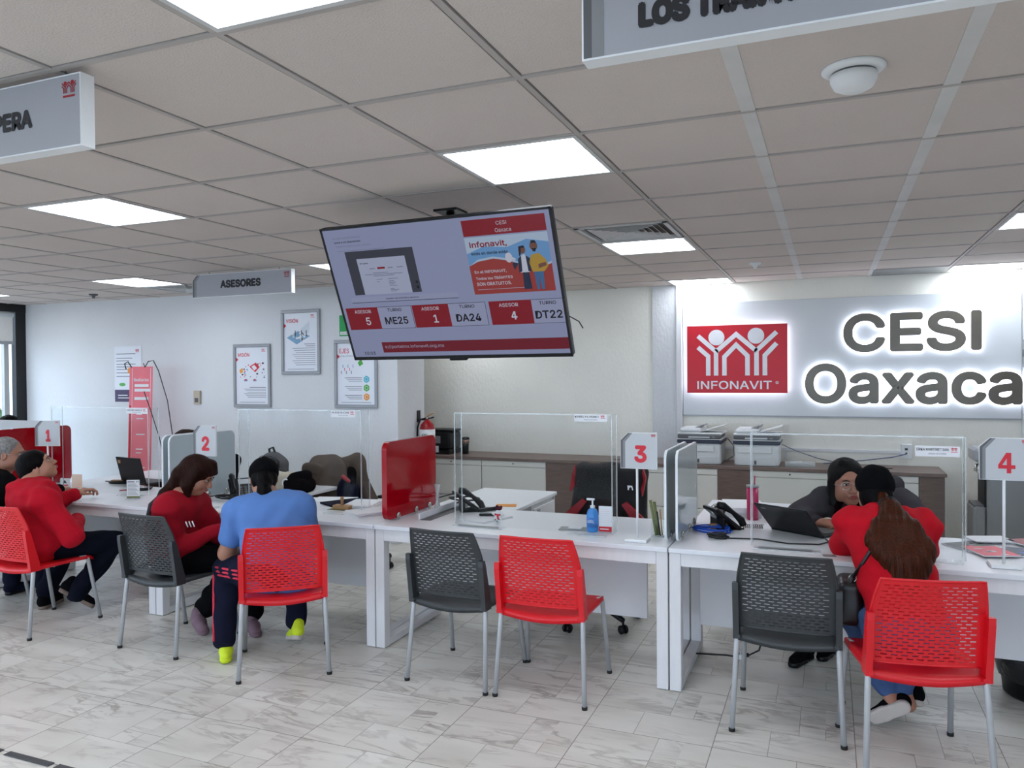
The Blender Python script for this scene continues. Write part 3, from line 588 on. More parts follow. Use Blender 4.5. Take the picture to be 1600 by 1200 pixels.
# framed posters and small things on the left wall
def framed(label, x0, x1, z0, z1, title, kind, rz=0):
    y = YP-.032; t = thing('framed_poster', label, 'poster', ((x0+x1)/2, y, z0), 0, 'grey framed posters'); L = t.location
    fw_ = .033
    MB().box((x0, y-.022, z0), (x1, y, z0+fw_), M['frame'], .004).box((x0, y-.022, z1-fw_), (x1, y, z1), M['frame'], .004).box((x0, y-.022, z0+fw_), (x0+fw_, y, z1-fw_), M['frame'], .004).box((x1-fw_, y-.022, z0+fw_), (x1, y, z1-fw_), M['frame'], .004).build('frame', t, off=L)
    fl = Flat((x0+fw_, y-.006, z0+fw_), EX, EZ); w, h = x1-x0-2*fw_, z1-z0-2*fw_
    fl.rect(0, 0, w, h, M['poster'], 1); logo_marks(fl, w*.80, h*.93, h*.04, M['inkred'], 2); fl.rect(w*.8, h*.915, w*.92, h*.922, M['inkred'], 2)
    fl.text(title, w*.06, h*.835, w*(.36 if kind < 2 else .26), h*.08, M['inkred'], 2, .022); fl.poly([(0, h*.745), (w*.07, h*.785), (0, h*.825)], M['inkred'], 2)
    def lines(ys, x0_, x1_, dark=0):
        for i, yy in enumerate(ys): fl.rect(w*(x0_+.05*((i*7) % 3)), h*yy, w*x1_, h*(yy+.008), M['ink'] if i < dark else M['inkgrey'], 2)
    rg = random.Random(title)
    if kind == 0:
        cs = [M['inkgrey'], M['ink'], M['blueprint'], M['pink'], M['orange']]
        for k in range(26):
            x, yy = w*rg.uniform(.1, .9), h*rg.uniform(.46, .72); a = w*rg.uniform(.015, .04)
            fl.poly([(x-a, yy), (x, yy-a*.6), (x+a, yy), (x, yy+a*.9)], cs[k % 4], 2)
        fl.poly([(w*.42, h*.66), (w*.62, h*.73), (w*.74, h*.65), (w*.60, h*.56)], M['inkred'], 3); fl.poly([(w*.48, h*.66), (w*.58, h*.69), (w*.66, h*.63), (w*.57, h*.59)], M['paper'], 4)
        fl.poly([(w*.1, h*.6), (w*.2, h*.64), (w*.22, h*.56), (w*.13, h*.54)], M['orange'], 3)
        for x, yy in ((.3, .42), (.58, .42)): fl.disc(w*x, h*yy, w*.06, M['blueprint'], 2, ry=w*.03); fl.disc(w*x, h*yy+.005, w*.035, M['inkred'], 3, ry=w*.02)
        lines((.29,), .42, .93, 1); lines((.26, .235, .205, .18, .15, .12), .25, .93); lines((.03,), .1, .9)
    elif kind == 1:
        fl.poly([(w*.08, h*.58), (w*.42, h*.69), (w*.78, h*.60), (w*.38, h*.46)], M['blueprint'], 2); fl.poly([(w*.5, h*.72), (w*.76, h*.85), (w*.76, h*.66), (w*.52, h*.6)], mat('pale_ink', (206, 214, 222), .6), 2)
        for k in range(14): x, yy = w*rg.uniform(.2, .68), h*rg.uniform(.53, .66); fl.disc(x, yy, w*.035, M['paper'], 3+k % 3, ry=w*.028)
        for x in (.33, .52, .66): fl.rect(w*x, h*.6, w*(x+.02), h*.7, M['ink'], 6)
        lines((.46, .425), .6, .93, 2); lines((.39, .355, .315, .28, .245, .21, .175, .14, .105), .25, .93, 0); lines((.03,), .1, .9)
    else:
        fl.text('ESTRAT\u00c9GICOS', w*.06, h*.775, w*.42, h*.035, M['inkgrey'], 2)
        fl.poly([(w*.55, h*.68), (w*.64, h*.74), (w*.7, h*.66), (w*.6, h*.62)], M['green'], 3); fl.poly([(w*.56, h*.72), (w*.6, h*.77), (w*.63, h*.72)], M['inkred'], 4)
        for k in range(8): x, yy = w*(.1+.045*k), h*(.5+.05*((k*5) % 3)); fl.rect(x, yy, x+w*.02, yy+h*.05, [M['inkgrey'], M['blueprint'], M['pink']][k % 3], 3)
        for yy, m_ in ((.41, 'teal'), (.27, 'green'), (.125, 'orange')):
            fl.poly([(w*.78+w*.085*cos(q*pi/3+pi/6), h*yy+w*.085*sin(q*pi/3+pi/6)) for q in range(6)], M[m_], 3); fl.disc(w*.78, h*yy, w*.045, M['paper'], 4); fl.disc(w*.78, h*yy, w*.036, M[m_], 5)
            lines((yy+.02, yy-.01, yy-.035), .2, .66, 1)
        lines((.03,), .1, .9)
    fl.build('printed_sheet', t, off=L, fix=False)
    return t
framed('grey framed poster titled MISI\u00d3N, lowest at left of the three', -5.91, -5.42, 1.325, 1.995, 'MISI\u00d3N', 0)
t = framed('grey framed poster titled VISI\u00d3N, hung highest', -5.275, -4.79, 1.67, 2.335, 'VISI\u00d3N', 1)
framed('grey framed poster titled EJES, partly behind the television', -4.62, -4.115, 1.33, 2.01, 'EJES', 2)
t = thing('wall_notice', 'creased paper notice with purple foot taped to the left wall', 'poster', (-7.48, YP, 1.37)); L = t.location
fl = Flat((-7.70, YP-.004, 1.37), EX, EZ); fl.rect(0, 0, .42, .64, M['poster'], 0); fl.rect(0, 0, .42, .14, mat('purple_ink', (70, 58, 92), .6), 1)
for k, yy in enumerate((.55, .5, .47, .43, .4, .37, .33, .29)): fl.rect(.03, yy, .33-.05*(k % 3), yy+.008, M['inkgrey'], 1)
fl.disc(.24, .36, .035, M['orange'], 2); fl.disc(.12, .2, .05, M['green'], 1, ry=.02); fl.rect(.05, .07, .2, .08, M['paper'], 2); fl.rect(.05, .04, .24, .05, M['paper'], 2); fl.rect(.27, .06, .31, .11, M['paper'], 2)
logo_marks(fl, .33, .57, .035, M['inkred'], 2); fl.build('sheet', t, off=L, fix=False)
t = thing('exit_sign', 'green emergency sign on the wall behind the television edge', 'sign', (-4.43, YP-.04, 2.05)); L = t.location
MB().box((-4.56, YP-.036, 2.05), (-4.28, YP-.03, 2.26), M['signgreen']).build('plate', t, off=L)
fl = Flat((-4.56, YP-.037, 2.05), EX, EZ); fl.rect(.01, .012, .27, .045, M['paper'], 1); fl.text('SALIDA', .02, .018, .1, .02, M['signgreen'], 2); fl.build('lettering', t, off=L, fix=False)
t = thing('thermostat', 'small beige wall control left of the framed posters', 'wall control', (-6.44, YP, 1.35)); L = t.location
MB().box((-6.49, YP-.03, 1.35), (-6.40, YP, 1.5), M['beige'], .004).build('case', t, off=L); MB().box((-6.47, YP-.032, 1.37), (-6.42, YP-.03, 1.42), M['signdark']).build('dial', t, off=L)
# fire extinguisher in the recess
t = thing('fire_extinguisher', 'dark red fire extinguisher hanging in the recess beside the left wall end', 'fire extinguisher', (-3.8, 7.0, .8)); L = t.location
EXT = (-3.80, 6.99)
MB().lathe([(.0, .80), (.07, .80), (.078, .82), (.078, 1.10), (.066, 1.15), (.03, 1.185), (.022, 1.20), (0, 1.20)], M['ext'], (EXT[0], EXT[1], 0), 24).build('cylinder', t, off=L)
MB().lathe([(0, 1.2), (.018, 1.2), (.018, 1.225), (0, 1.225)], M['chrome'], (EXT[0], EXT[1], 0), 12).build('valve', t, off=L)
MB().tube([(EXT[0], EXT[1], 1.225), (EXT[0]+.03, EXT[1]-.02, 1.245), (EXT[0]+.09, EXT[1]-.03, 1.27)], .008, M['gold'], 8).tube([(EXT[0], EXT[1], 1.21), (EXT[0]+.05, EXT[1]-.02, 1.215), (EXT[0]+.09, EXT[1]-.03, 1.225)], .007, M['black'], 8).build('handle', t, off=L)
MB().tube([(EXT[0]-.02, EXT[1], 1.21), (EXT[0]-.06, EXT[1]-.04, 1.2), (EXT[0]-.085, EXT[1]-.05, 1.12), (EXT[0]-.09, EXT[1]-.05, .95)], .009, M['black'], 8).build('hose', t, off=L)
MB().lathe([(.0785, 1.0), (.0795, 1.0), (.0795, 1.1), (.0785, 1.1)], M['paper'], (EXT[0], EXT[1], 0), 24).lathe([(.0785, .86), (.0795, .86), (.0795, 1.0), (.0785, 1.0)], M['blue'], (EXT[0], EXT[1], 0), 24).build('label_band', t, off=L)
fl = Flat((EXT[0]-.02, EXT[1]-.081, 1.035), EX, EZ); fl.text('ALPHA', 0, 0, .06, .022, M['ink'], 1, .02); fl.build('lettering', t, off=L, fix=False)
MB().box((-3.905, EXT[1]-.015, 1.19), (-3.80, EXT[1]+.015, 1.2), M['black']).box((-3.905, EXT[1]-.03, 1.17), (-3.895, EXT[1]+.03, 1.29), M['black']).build('wall_bracket', t, off=L)
# roll-up banner and its loose cables
t = thing('rollup_banner', 'narrow pink and red rollup banner standing before the left wall', 'banner', (-6.9, 6.25, 0)); L = t.location
fl = Flat((-7.09, 6.2, .05), Vector((1, .12, 0)), Vector((.045, 0, 1)), .001)
fl.rect(0, 0, .30, 1.72, M['pink'], 0); fl.rect(0, 0, .03, 1.3, M['inkred'], 1); fl.rect(.035, .02, .04, 1.7, M['paper'], 1); fl.rect(.27, .02, .275, 1.7, M['paper'], 1)
fl.rect(.04, 0, .27, .5, M['pink'], 1)
for k, (yy, w_) in enumerate(((1.5, .18), (1.45, .2), (1.36, .18), (1.2, .1), (1.15, .12), (.98, .14), (.82, .12), (.78, .1), (.62, .15), (.58, .1), (.42, .14), (.38, .1))): fl.rect(.07 if k < 3 else .1, yy, .07+w_, yy+(.03 if k < 3 else .012), M['paper'], 2)
fl.text('Realiza tus', .06, 1.56, .19, .035, M['paper'], 2, .02); fl.build('print', t, off=L, fix=False)
MB().box((-7.13, 6.14, 0), (-6.74, 6.3, .05), M['frame'], .01).build('base', t, off=L)
MB().tube([(-6.92, 6.26, .03), (-6.86, 6.27, 1.78)], .008, M['frame'], 8).build('pole', t, off=L)
tag(MB().tube([(-7.01, 6.15, 1.74), (-7.02, 6.14, 1.80), (-6.97, 6.14, 1.82), (-6.93, 6.15, 1.76)], .006, M['cable'], 6).tube([(-6.78, 6.17, 1.80), (-6.75, 6.16, 1.76), (-6.70, 6.16, 1.82), (-6.65, 6.18, 1.83), (-6.60, 6.2, 1.72), (-6.50, 6.22, 1.4), (-6.46, 6.24, 1.05), (-6.47, 6.25, .7), (-6.5, 6.25, .3)], .005, M['cable'], 6).tube([(-6.8, 6.19, 1.5), (-6.72, 6.2, 1.3), (-6.62, 6.22, 1.0), (-6.56, 6.24, .7)], .005, M['cable'], 6).build('cable', off=(-6.7, 6.2, 0)), 'loose black cables looping over the top of the pink banner', 'cable')
# wall outlet and conduit on the back wall
t = thing('wall_outlet', 'white network outlet box on the back wall above the low cabinets', 'outlet', (.665, YB-.02, .84)); L = t.location
MB().box((.62, YB-.04, .84), (.71, YB, .975), M['signwhite'], .004).build('case', t, off=L); MB().box((.65, YB-.042, .92), (.675, YB-.04, .94), M['ink']).box((.655, YB-.042, .885), (.67, YB-.04, .9), M['ink']).build('socket', t, off=L)
struct(MB().box((-1.2, YB-.02, .885), (.62, YB, .91), M['whitemetal']).box((-.4, YB-.02, .885), (-.38, YB, .8), M['whitemetal']), 'trim_4')
tag(MB().tube([(.66, YB-.045, .885), (.55, YB-.06, .855), (.3, YB-.1, .82), (.1, YB-.15, .80), (-.05, YB-.2, .79)], .005, mat('slate_cable', (70, 84, 120), .5), 6).build('network_cable', off=(.3, 7.9, .8)), 'slate blue network cable drooping from the wall outlet', 'cable')
# ------------------------------------------------------------------ desks
YD = 4.0; DX = [-7.886, -6.108, -4.330, -2.552, -.774, 1.30, 3.08]
DL = ['white desk at far left beyond counter number 1, mostly cut by the frame', 'white desk of counter number 1, behind the person in the red hoodie at left', 'white desk of counter number 2, in front of the person in the blue shirt',
      'white desk of counter number 3, empty in the middle', 'white desk of counter number 4 at right with the open laptop', 'white desk cut by the right edge, beyond the number 4 sign']
def desk(x0, x1, label, ret=True, ped=True):
    t = thing('desk', label, 'desk', ((x0+x1)/2, YD+.38, 0), 0, 'row of white service desks'); cx = (x1-x0)/2
    g = .003; y0, y1 = -.38, .39
    MB().box((-cx+g, y0, .725), (cx-g, y1, .75), M['white'], .003).build('desktop', t)
    MB().box((-cx+.065, y0+.015, .655), (cx-.065, y0+.055, .725), M['deskleg'], .003).box((-cx+.065, y1-.055, .655), (cx-.065, y1-.015, .725), M['deskleg'], .003).build('apron', t)
    for s in (-1, 1):
        a, b = (-cx+g+.001, -cx+.064) if s < 0 else (cx-.064, cx-g-.001)
        mb = MB().box((a, y0+.015, .004), (b, y0+.08, .725), M['deskleg'], .003).box((a, y1-.08, .004), (b, y1-.015, .725), M['deskleg'], .003).box((a, y0+.08, .006), (b, y1-.08, .05), M['deskleg'], .003).box((a, y0+.08, .66), (b, y1-.08, .725), M['deskleg'], .003)
        lf = mb.build('leg_frame', t)
        for yy in (y0+.045, y1-.045): MB().lathe([(0, 0), (.016, 0), (.016, .005), (0, .005)], M['rubber'], ((a+b)/2, yy, 0), 12).build('foot', lf)
    MB().box((-cx+.10, .04, .235), (cx-.20, .058, .63), M['whitemetal'], .002).build('modesty_panel', t)
    MB().box((-cx+.2, .03, .63), (-cx+.25, .06, .725), M['black']).box((cx-.3, .03, .63), (cx-.25, .06, .725), M['black']).build('panel_bracket', t)
    if ret:
        MB().box((-cx+g, y1+.002, .725), (-cx+.615, y1+.86, .75), M['white'], .003).build('return_top', t)
        MB().box((-cx+.02, y1+.80, 0), (-cx+.08, y1+.85, .725), M['deskleg'], .003).box((-cx+.54, y1+.80, 0), (-cx+.6, y1+.85, .725), M['deskleg'], .003).build('return_leg', t)
        if not ped: return t
        p = MB().box((-cx+.2, y1+.35, .12), (-cx+.6, y1+.83, .72), M['whitemetal'], .004).build('drawer_pedestal', t)
        for k in range(3):
            z = .70-.19*(k+1)
            d = MB().box((-cx+.6, y1+.37, z+.006), (-cx+.612, y1+.81, z+.184), M['whitemetal'], .003).build('drawer', p)
        MB().box((-cx+.612, y1+.42, .655), (-cx+.618, y1+.48, .68), M['frame'], .002).build('lock_plate', p)
    return t
desks = [desk(DX[i], DX[i+1], DL[i], i < 5, i == 3) for i in range(6)]
# cable trough on desk 3
t = thing('cable_trough', 'open white cable trough along the left end of desk 3', 'cable trough', (-2.42, 4.55, .75)); L = t.location
MB().box((-2.375, 4.24, .7505), (-2.365, 4.90, .79), M['white'], .002).build('flap', t, off=L); MB().box((-2.36, 4.24, .7503), (-2.29, 4.90, .7515), M['signdark']).box((-2.37, 4.24, .751), (-2.36, 4.9, .753), M['frame']).build('slot', t, off=L)

# ------------------------------------------------------------------ dividers
def divider(label, x, y0, y1, z0, z1, m_, edge, th=.024, n=1, group='desk divider panels'):
    t = thing('desk_divider', label, 'divider', (x, (y0+y1)/2, .75), 0, group); L = t.location
    r = .05; cs = []
    for (cy, cz, a0) in ((y1-r, z1-r, 0), (y0+r, z1-r, 90), (y0+r, z0+r, 180), (y1-r, z0+r, 270)):
        cs += [(cy+r*cos(rad(a0+k*15)), cz+r*sin(rad(a0+k*15))) for k in range(7)]
    Mx = Matrix(((0, 0, 1, 0), (1, 0, 0, 0), (0, 1, 0, 0), (0, 0, 0, 1)))
    for k in range(n):
        xo = x-(n-1)*.03+k*.06; MB().prism(cs, xo-th/2+.001, xo+th/2-.001, m_, Mx).build('panel', t, off=L)
        if edge:
            c2 = [((p[0]-(y0+y1)/2)*1.006+(y0+y1)/2, (p[1]-(z0+z1)/2)*1.008+(z0+z1)/2) for p in cs]; N_ = len(cs)
            V = [(xo+sx*th/2, p[0], p[1]) for sx in (-1, 1) for p in c2]+[(xo+sx*th/2, p[0], p[1]) for sx in (-1, 1) for p in [((q[0]-(y0+y1)/2)*.99+(y0+y1)/2, (q[1]-(z0+z1)/2)*.985+(z0+z1)/2) for q in cs]]
            F = []
            for i in range(N_):
                j = (i+1) % N_; F += [(i, j, N_+j, N_+i), (i, 2*N_+i, 2*N_+j, j), (N_+i, N_+j, 3*N_+j, 3*N_+i)]
            MB().add(V, F, edge).build('edge_band', t, off=L)
        for yy in (y0+.13, y0+.36, y1-.1):
            for sx in (-1, 1):
                MB().lathe([(0, 0), (.02, 0), (.02, .006), (.006, .009), (0, .009)], M['chrome'], (0, 0, 0), 16, Matrix.Translation((xo+sx*(th/2+.0005), yy, z0+.015)) @ Matrix.Rotation(sx*pi/2, 4, 'Y')).box((xo+sx*(th/2+.001)-.003, yy-.014, .7505), (xo+sx*(th/2+.001)+.003, yy+.014, z0+.02), M['chrome']).build('clamp', t, off=L)
    return t
divider('glossy red rounded divider between desk 2 and desk 3', -2.52, 4.08, 4.72, .762, 1.245, M['redgloss'], None, .036)
divider('pair of pale grey rounded dividers between desk 3 and desk 4', -.775, 4.10, 4.75, .762, 1.24, M['greyglass'], M['whiteedge'], .012, 2)
divider('pair of pale grey rounded dividers behind the number 2 sign', -4.33, 4.12, 4.77, .762, 1.24, M['greyglass'], M['whiteedge'], .012, 2)
divider('glossy red rounded divider behind the number 1 sign at far left', -6.11, 4.10, 4.77, .762, 1.245, M['redgloss'], None, .03)
t = thing('partition_board', 'red board with a broad grey top band at far left', 'board', (-6.75, 4.82, .76)); L = t.location
MB().box((-7.35, 4.8, .76), (-6.32, 4.83, 1.175), M['redgloss'], .004).build('red_board', t, off=L); MB().box((-7.35, 4.795, 1.175), (-6.32, 4.835, 1.27), M['signlight'], .004).build('top_band', t, off=L)
MB().box((-7.3, 4.75, .7505), (-7.2, 4.88, .76), M['frame']).box((-6.45, 4.75, .7505), (-6.38, 4.88, .76), M['frame']).build('foot', t, off=L)

# ------------------------------------------------------------------ clear screens
def screen(label, x0, x1, y, z1, plate, rz=0):
    t = thing('acrylic_screen', label, 'clear screen', ((x0+x1)/2, y, .75), rz, 'clear acrylic counter screens'); w = (x1-x0)/2; z = z1-.75
    MB().box((-w, 0, .001), (w, .005, z), M['acr']).build('sheet', t)
    mb = MB()
    for a, b in (((-w-.001, -.001, .001), (-w+.004, .0065, z)), ((w-.004, -.001, .001), (w+.001, .0065, z)), ((-w, -.001, z-.004), (w, .0065, z+.001))): mb.box(a, b, M['edge'])
    mb.build('polished_edge', t)
    for s in (-1, 1):
        MB().box((s*w-(.005 if s > 0 else 0), .006, .001), (s*w+(0 if s > 0 else .005), .10, z), M['acr']).build('side_wing', t)
        mb = MB().box((s*w-.003, .098, .001), (s*w+.003, .102, z), M['edge']); mb.build('wing_edge', t)
    MB().box((-w+.02, -.07, .001), (-w+.34, 0, .005), M['acr']).box((-w+.02, -.073, .001), (-w+.34, -.07, .006), M['edge']).box((-w+.04, -.05, .0055), (-w+.30, -.02, .0065), M['frame']).build('base_foot', t)
    MB().box((w-.25, -.07, .001), (w-.02, 0, .005), M['acr']).box((w-.25, -.073, .001), (w-.02, -.07, .006), M['edge']).build('base_foot', t)
    if plate:
        nm, px0, px1, pz0, pz1 = plate; cx = (x0+x1)/2
        fl = Flat((px0-cx, -.0015, pz0-.75), EX, EZ); W_, H_ = px1-px0, pz1-pz0
        fl.rect(0, 0, W_, H_, M['paper'], 0); fl.text(nm, W_*.03, H_*.55, W_*.72, H_*.26, M['ink'], 1, .02); fl.text('Asesor de Cr\u00e9dito', W_*.3, H_*.2, W_*.4, H_*.18, M['inkgrey'], 1)
        logo_marks(fl, W_*.8, H_*.55, H_*.34, M['inkred'], 1); fl.rect(W_*.8, H_*.42, W_*.95, H_*.48, M['inkred'], 1)
        fl.build('name_plate', t, fix=False)
    return t
screen('clear acrylic screen on desk 3, nameplate at its upper right corner', -2.10, -1.12, 4.2, 1.425, ('KARELYS PEREZ', -1.34, -1.145, 1.385, 1.425))
screen('clear acrylic screen on desk 4 in front of the seated clerk with glasses', -.38, .60, 4.2, 1.34, ('ERIKA MARTINEZ SAN', .385, .575, 1.245, 1.295))
screen('clear acrylic screen on desk 2 behind the person in the blue shirt', -3.84, -2.83, 4.3, 1.425, ('ASESOR', -3.06, -2.87, 1.38, 1.425))
screen('clear acrylic screen on desk 1 in front of the sunlit wall at left', -5.85, -4.80, 4.4, 1.42, ('ASESOR CREDITO', -5.02, -4.80, 1.375, 1.415))

# ------------------------------------------------------------------ number signs
def number_sign(label, n, x, y, x0, x1, z0, z1, rz=0):
    t = thing('number_sign', label, 'number sign', (x, y, .75), rz, 'counter number signs on white posts')
    MB().box((-.06, -.055, .001), (.06, .055, .016), M['signwhite'], .002).build('base', t)
    MB().tube([(0, 0, .016), (0, 0, z0-.75)], .0065, M['signwhite'], 12).build('post', t)
    x0 -= x; x1 -= x; z0 -= .75; z1 -= .75; c = (z1-z0)*.22
    Mx = Matrix(((1, 0, 0, 0), (0, 0, 1, 0), (0, 1, 0, 0), (0, 0, 0, 1)))
    MB().prism([(x0, z0), (x1, z0), (x1, z1), (x0+c, z1), (x0, z1-c)], -.005, .005, M['signwhite'], Mx).build('plate', t)
    fl = Flat((0, -.005, 0), EX, EZ); e = .002
    fl.poly([(x0+e, z0+e), (x1-e, z0+e), (x1-e, z1-e), (x0+c, z1-e), (x0+e, z1-c)], M['signlight'], 1)
    fl.poly([(x0+e, z0+e), (x0+.013, z0+e), (x0+.013, z1-c-.003), (x0+c+.01, z1-e), (x0+c, z1-e), (x0+e, z1-c)], M['signdark'], 2)
    fl.poly([(x0+.013, z0+e), (x0+.026, z0+e), (x0+.026, z1-c-.008), (x0+c+.024, z1-e), (x0+c+.01, z1-e), (x0+.013, z1-c-.003)], M['signmid'], 2)
    fl.build('face', t, fix=False)
    h = z1-z0; w = x1-x0
    fl = Flat((0, -.005, 0), EX, EZ); fl.text(n, x0+w*(.38 if n != '1' else .44), z0+h*.17, w*(.34 if n != '1' else .2), h*.48, M['inkred'], 3, .06 if n != '4' else .035); fl.build('numeral', t, fix=False)
    fl = Flat((0, -.005, 0), EX, EZ); logo_marks(fl, x1-.032, z1-.022, .014, M['inkred'], 3); fl.build('emblem', t, fix=False)
number_sign('white post sign with red number 3 on the middle desk', '3', -.96, 4.12, -1.05, -.85, 1.14, 1.335)
number_sign('white post sign with red number 4 at the right edge', '4', .745, 4.15, .645, .845, 1.15, 1.345)
number_sign('white post sign with red number 2 above the dark haired woman', '2', -3.96, 4.12, -4.07, -3.87, 1.11, 1.32)
number_sign('white post sign with red number 1 at far left', '1', -5.68, 4.24, -5.78, -5.58, 1.12, 1.32, rad(18))

# ------------------------------------------------------------------ visitor chairs
def make_chair(cm, label):
    t = thing('visitor_chair', label, 'chair', (0, 0, 0), 0)
    # seat shell: gently dished, rolled front edge
    nx, ny = 14, 14; V = []; F = []
    for j in range(ny+1):
        for i in range(nx+1):
            u, v = i/nx*2-1, j/ny
            w = .222+.012*v-(.02*max(0, v-.85)/.15)
            y = -.215+.44*v; z = .452-.016*(1-u*u)*(1-(v-.4)**2*1.5)-.006*abs(u)**4
            if v < .12: z += -.012*(1-v/.12)*(1-u*u)
            if v > .86: z -= .022*((v-.86)/.14)**2
            y += (-.018*(1-u*u) if v < .02 else 0)
            V.append((u*w, y, z))
    for j in range(ny):
        for i in range(nx): a = j*(nx+1)+i; F.append((a, a+1, a+nx+2, a+nx+1))
    n0 = len(V); ring = [i for i in range(nx+1)]+[(j+1)*(nx+1)-1 for j in range(1, ny+1)]+[ny*(nx+1)+i for i in range(nx-1, -1, -1)]+[j*(nx+1) for j in range(ny-1, 0, -1)]
    W_ = [(V[i][0], V[i][1], V[i][2]-(.03 if V[i][1] < -.2 else .02)) for i in ring]; k = len(ring)
    F += [(ring[i], ring[(i+1) % k], n0+(i+1) % k, n0+i) for i in range(k)]; F.append(tuple(range(n0, n0+k)))
    mb = MB(); mb.add(V+W_, F, cm, True); mb.build('seat', t, fix=True)
    # perforated back
    p = .0385; ncol = 10; half = p*ncol/2; sl = .0245; rows = 23; pitch = .0142; hh = .0055
    us = sorted(set([round(-half-.022, 5), round(half+.022, 5)]+[round(-half+k*p/2+d, 5) for k in range(2*ncol+1) for d in (0, sl-p/2)]))
    us = [u for u in us if u >= -half-.0221 and u <= half+.0221]
    z0 = .492; vs = [z0-.014]
    for r in range(rows): vs += [z0+r*pitch+.004, z0+r*pitch+.004+hh]
    vs.append(z0+rows*pitch+.018)
    ztop = vs[-1]
    def prof(z):
        q = (z-.47)/(ztop-.47)
        return -.195-.055*q-.05*max(0, q-.62)**1.2*2
    def width(z):
        q = (z-.47)/(ztop-.47); return 1.0 if q < .6 else 1-.12*((q-.6)/.4)**1.3
    V = []; F = []; nu = len(us)
    for z in vs:
        for u in us:
            uu_ = u*width(z); a = abs(u)/us[-1]
            V.append((uu_, prof(z)-.018*(1-a*a)-0.0, z-(.006*a**8 if z == ztop else 0)))
    for j in range(len(vs)-1):
        slot_row = j % 2 == 1; r = (j-1)//2
        for i in range(nu-1):
            if slot_row:
                c = (us[i]+us[i+1])/2; off = 0 if r % 2 == 0 else p/2
                x = (c+half-off)
                if -half < c < half and 0 <= x and (x % p) < sl and x < p*(ncol if r % 2 == 0 else ncol-1): continue
            a = j*nu+i; F.append((a, a+1, a+nu+1, a+nu))
    mb = MB(); mb.add(V, F, cm); mb.build('backrest', t, fix=False, solid=.0045)
    mb = MB(); loop = [(us[0]*width(z), prof(z), z) for z in vs[::3]]+[(u*width(ztop), prof(ztop)-.018*(1-(abs(u)/us[-1])**2), ztop) for u in us[::3]]+[(us[-1]*width(z), prof(z), z) for z in vs[::-3]]
    mb.tube(loop, .0055, cm, 6); mb.tube([(u, prof(vs[0])-.018*(1-(abs(u)/us[-1])**2), vs[0]) for u in us[::3]], .005, cm, 6); mb.build('back_rim', t)
    for s in (-1, 1):       # brackets joining seat and back
        mb = MB(); P3 = []
        for z, y0_, y1_ in ((.425, -.232, -.165), (.47, -.235, -.17), (.56, -.248, -.195), (.66, -.262, -.222), (.692, -.262, -.236)):
            for x in (.207, .234):
                P3 += [(s*x, y0_, z), (s*x, y1_, z)]
        Fb = []
        for q in range(4):
            a = q*4; b = a+4
            Fb += [(a, a+1, b+1, b), (a+2, b+2, b+3, a+3), (a, b, b+2, a+2), (a+1, a+3, b+3, b+1)]
        Fb += [(0, 2, 3, 1), (16, 17, 19, 18)]
        mb.add(P3, Fb, cm); mb.box((s*.2, -.235, .425), (s*.225, .1, .445), cm, .004); mb.build('side_bracket', t)
        for yb, yt, y2 in ((-.25, -.205, 0), (.25, .175, 0)):
            l = MB().tube([(s*.238, yb, .012), (s*.219, yt, .425)]+([(s*.213, yt-.012, .436), (s*.205, yt-.05, .438)] if yb > 0 else [(s*.219, yt+.002, .44)]), .0125, M['silver'], 12).build('leg', t)
            MB().lathe([(0, 0), (.0145, 0), (.0145, .016), (0, .016)], M['rubber'], (s*.2385, yb, 0), 12).build('rubber_tip', l)
    MB().tube([(-.2, -.16, .428), (-.2, .17, .428)], .009, M['silver'], 8).tube([(.2, -.16, .428), (.2, .17, .428)], .009, M['silver'], 8).tube([(-.2, -.05, .424), (.2, -.05, .424)], .009, M['silver'], 8).tube([(-.2, .12, .424), (.2, .12, .424)], .009, M['silver'], 8).build('under_frame', t)
    return t
CH = [('r', -4.90, 3.60, -2, 'red perforated chair under the person in the red hoodie at far left', 'occupied red visitor chairs'),
      ('g', -3.77, 3.69, -3, 'charcoal perforated chair under the dark haired woman at counter 2', 'charcoal visitor chairs'),
      ('r', -2.91, 3.62, 37.6, 'red perforated chair under the person in the blue shirt', 'occupied red visitor chairs'),
      ('g', -1.87, 3.885, -3, 'empty charcoal perforated chair at the middle desk', 'charcoal visitor chairs'),
      ('r', -1.36, 3.885, 1, 'empty red perforated chair at the middle desk', 'occupied red visitor chairs'),
      ('g', -.18, 3.92, 0, 'empty charcoal perforated chair beside the ponytailed visitor at counter 4', 'charcoal visitor chairs'),
      ('r', .32, 3.69, 11, 'red perforated chair under the ponytailed visitor at lower right', 'occupied red visitor chairs'),
      ('g', -5.62, 3.62, -2, 'charcoal chair under the grey haired man cut by the left edge', 'charcoal visitor chairs')]
protos = {}
for c, x, y, a, lab, grp in CH:
    grp = 'red visitor chairs' if c == 'r' else grp
    if c not in protos:
        protos[c] = make_chair(M['red'] if c == 'r' else M['grey'], lab); o = protos[c]; o['group'] = grp; o.location = (x, y, 0); o.rotation_euler = (0, 0, rad(a))
    else: dup(protos[c], (x, y, 0), rad(a), lab, grp)

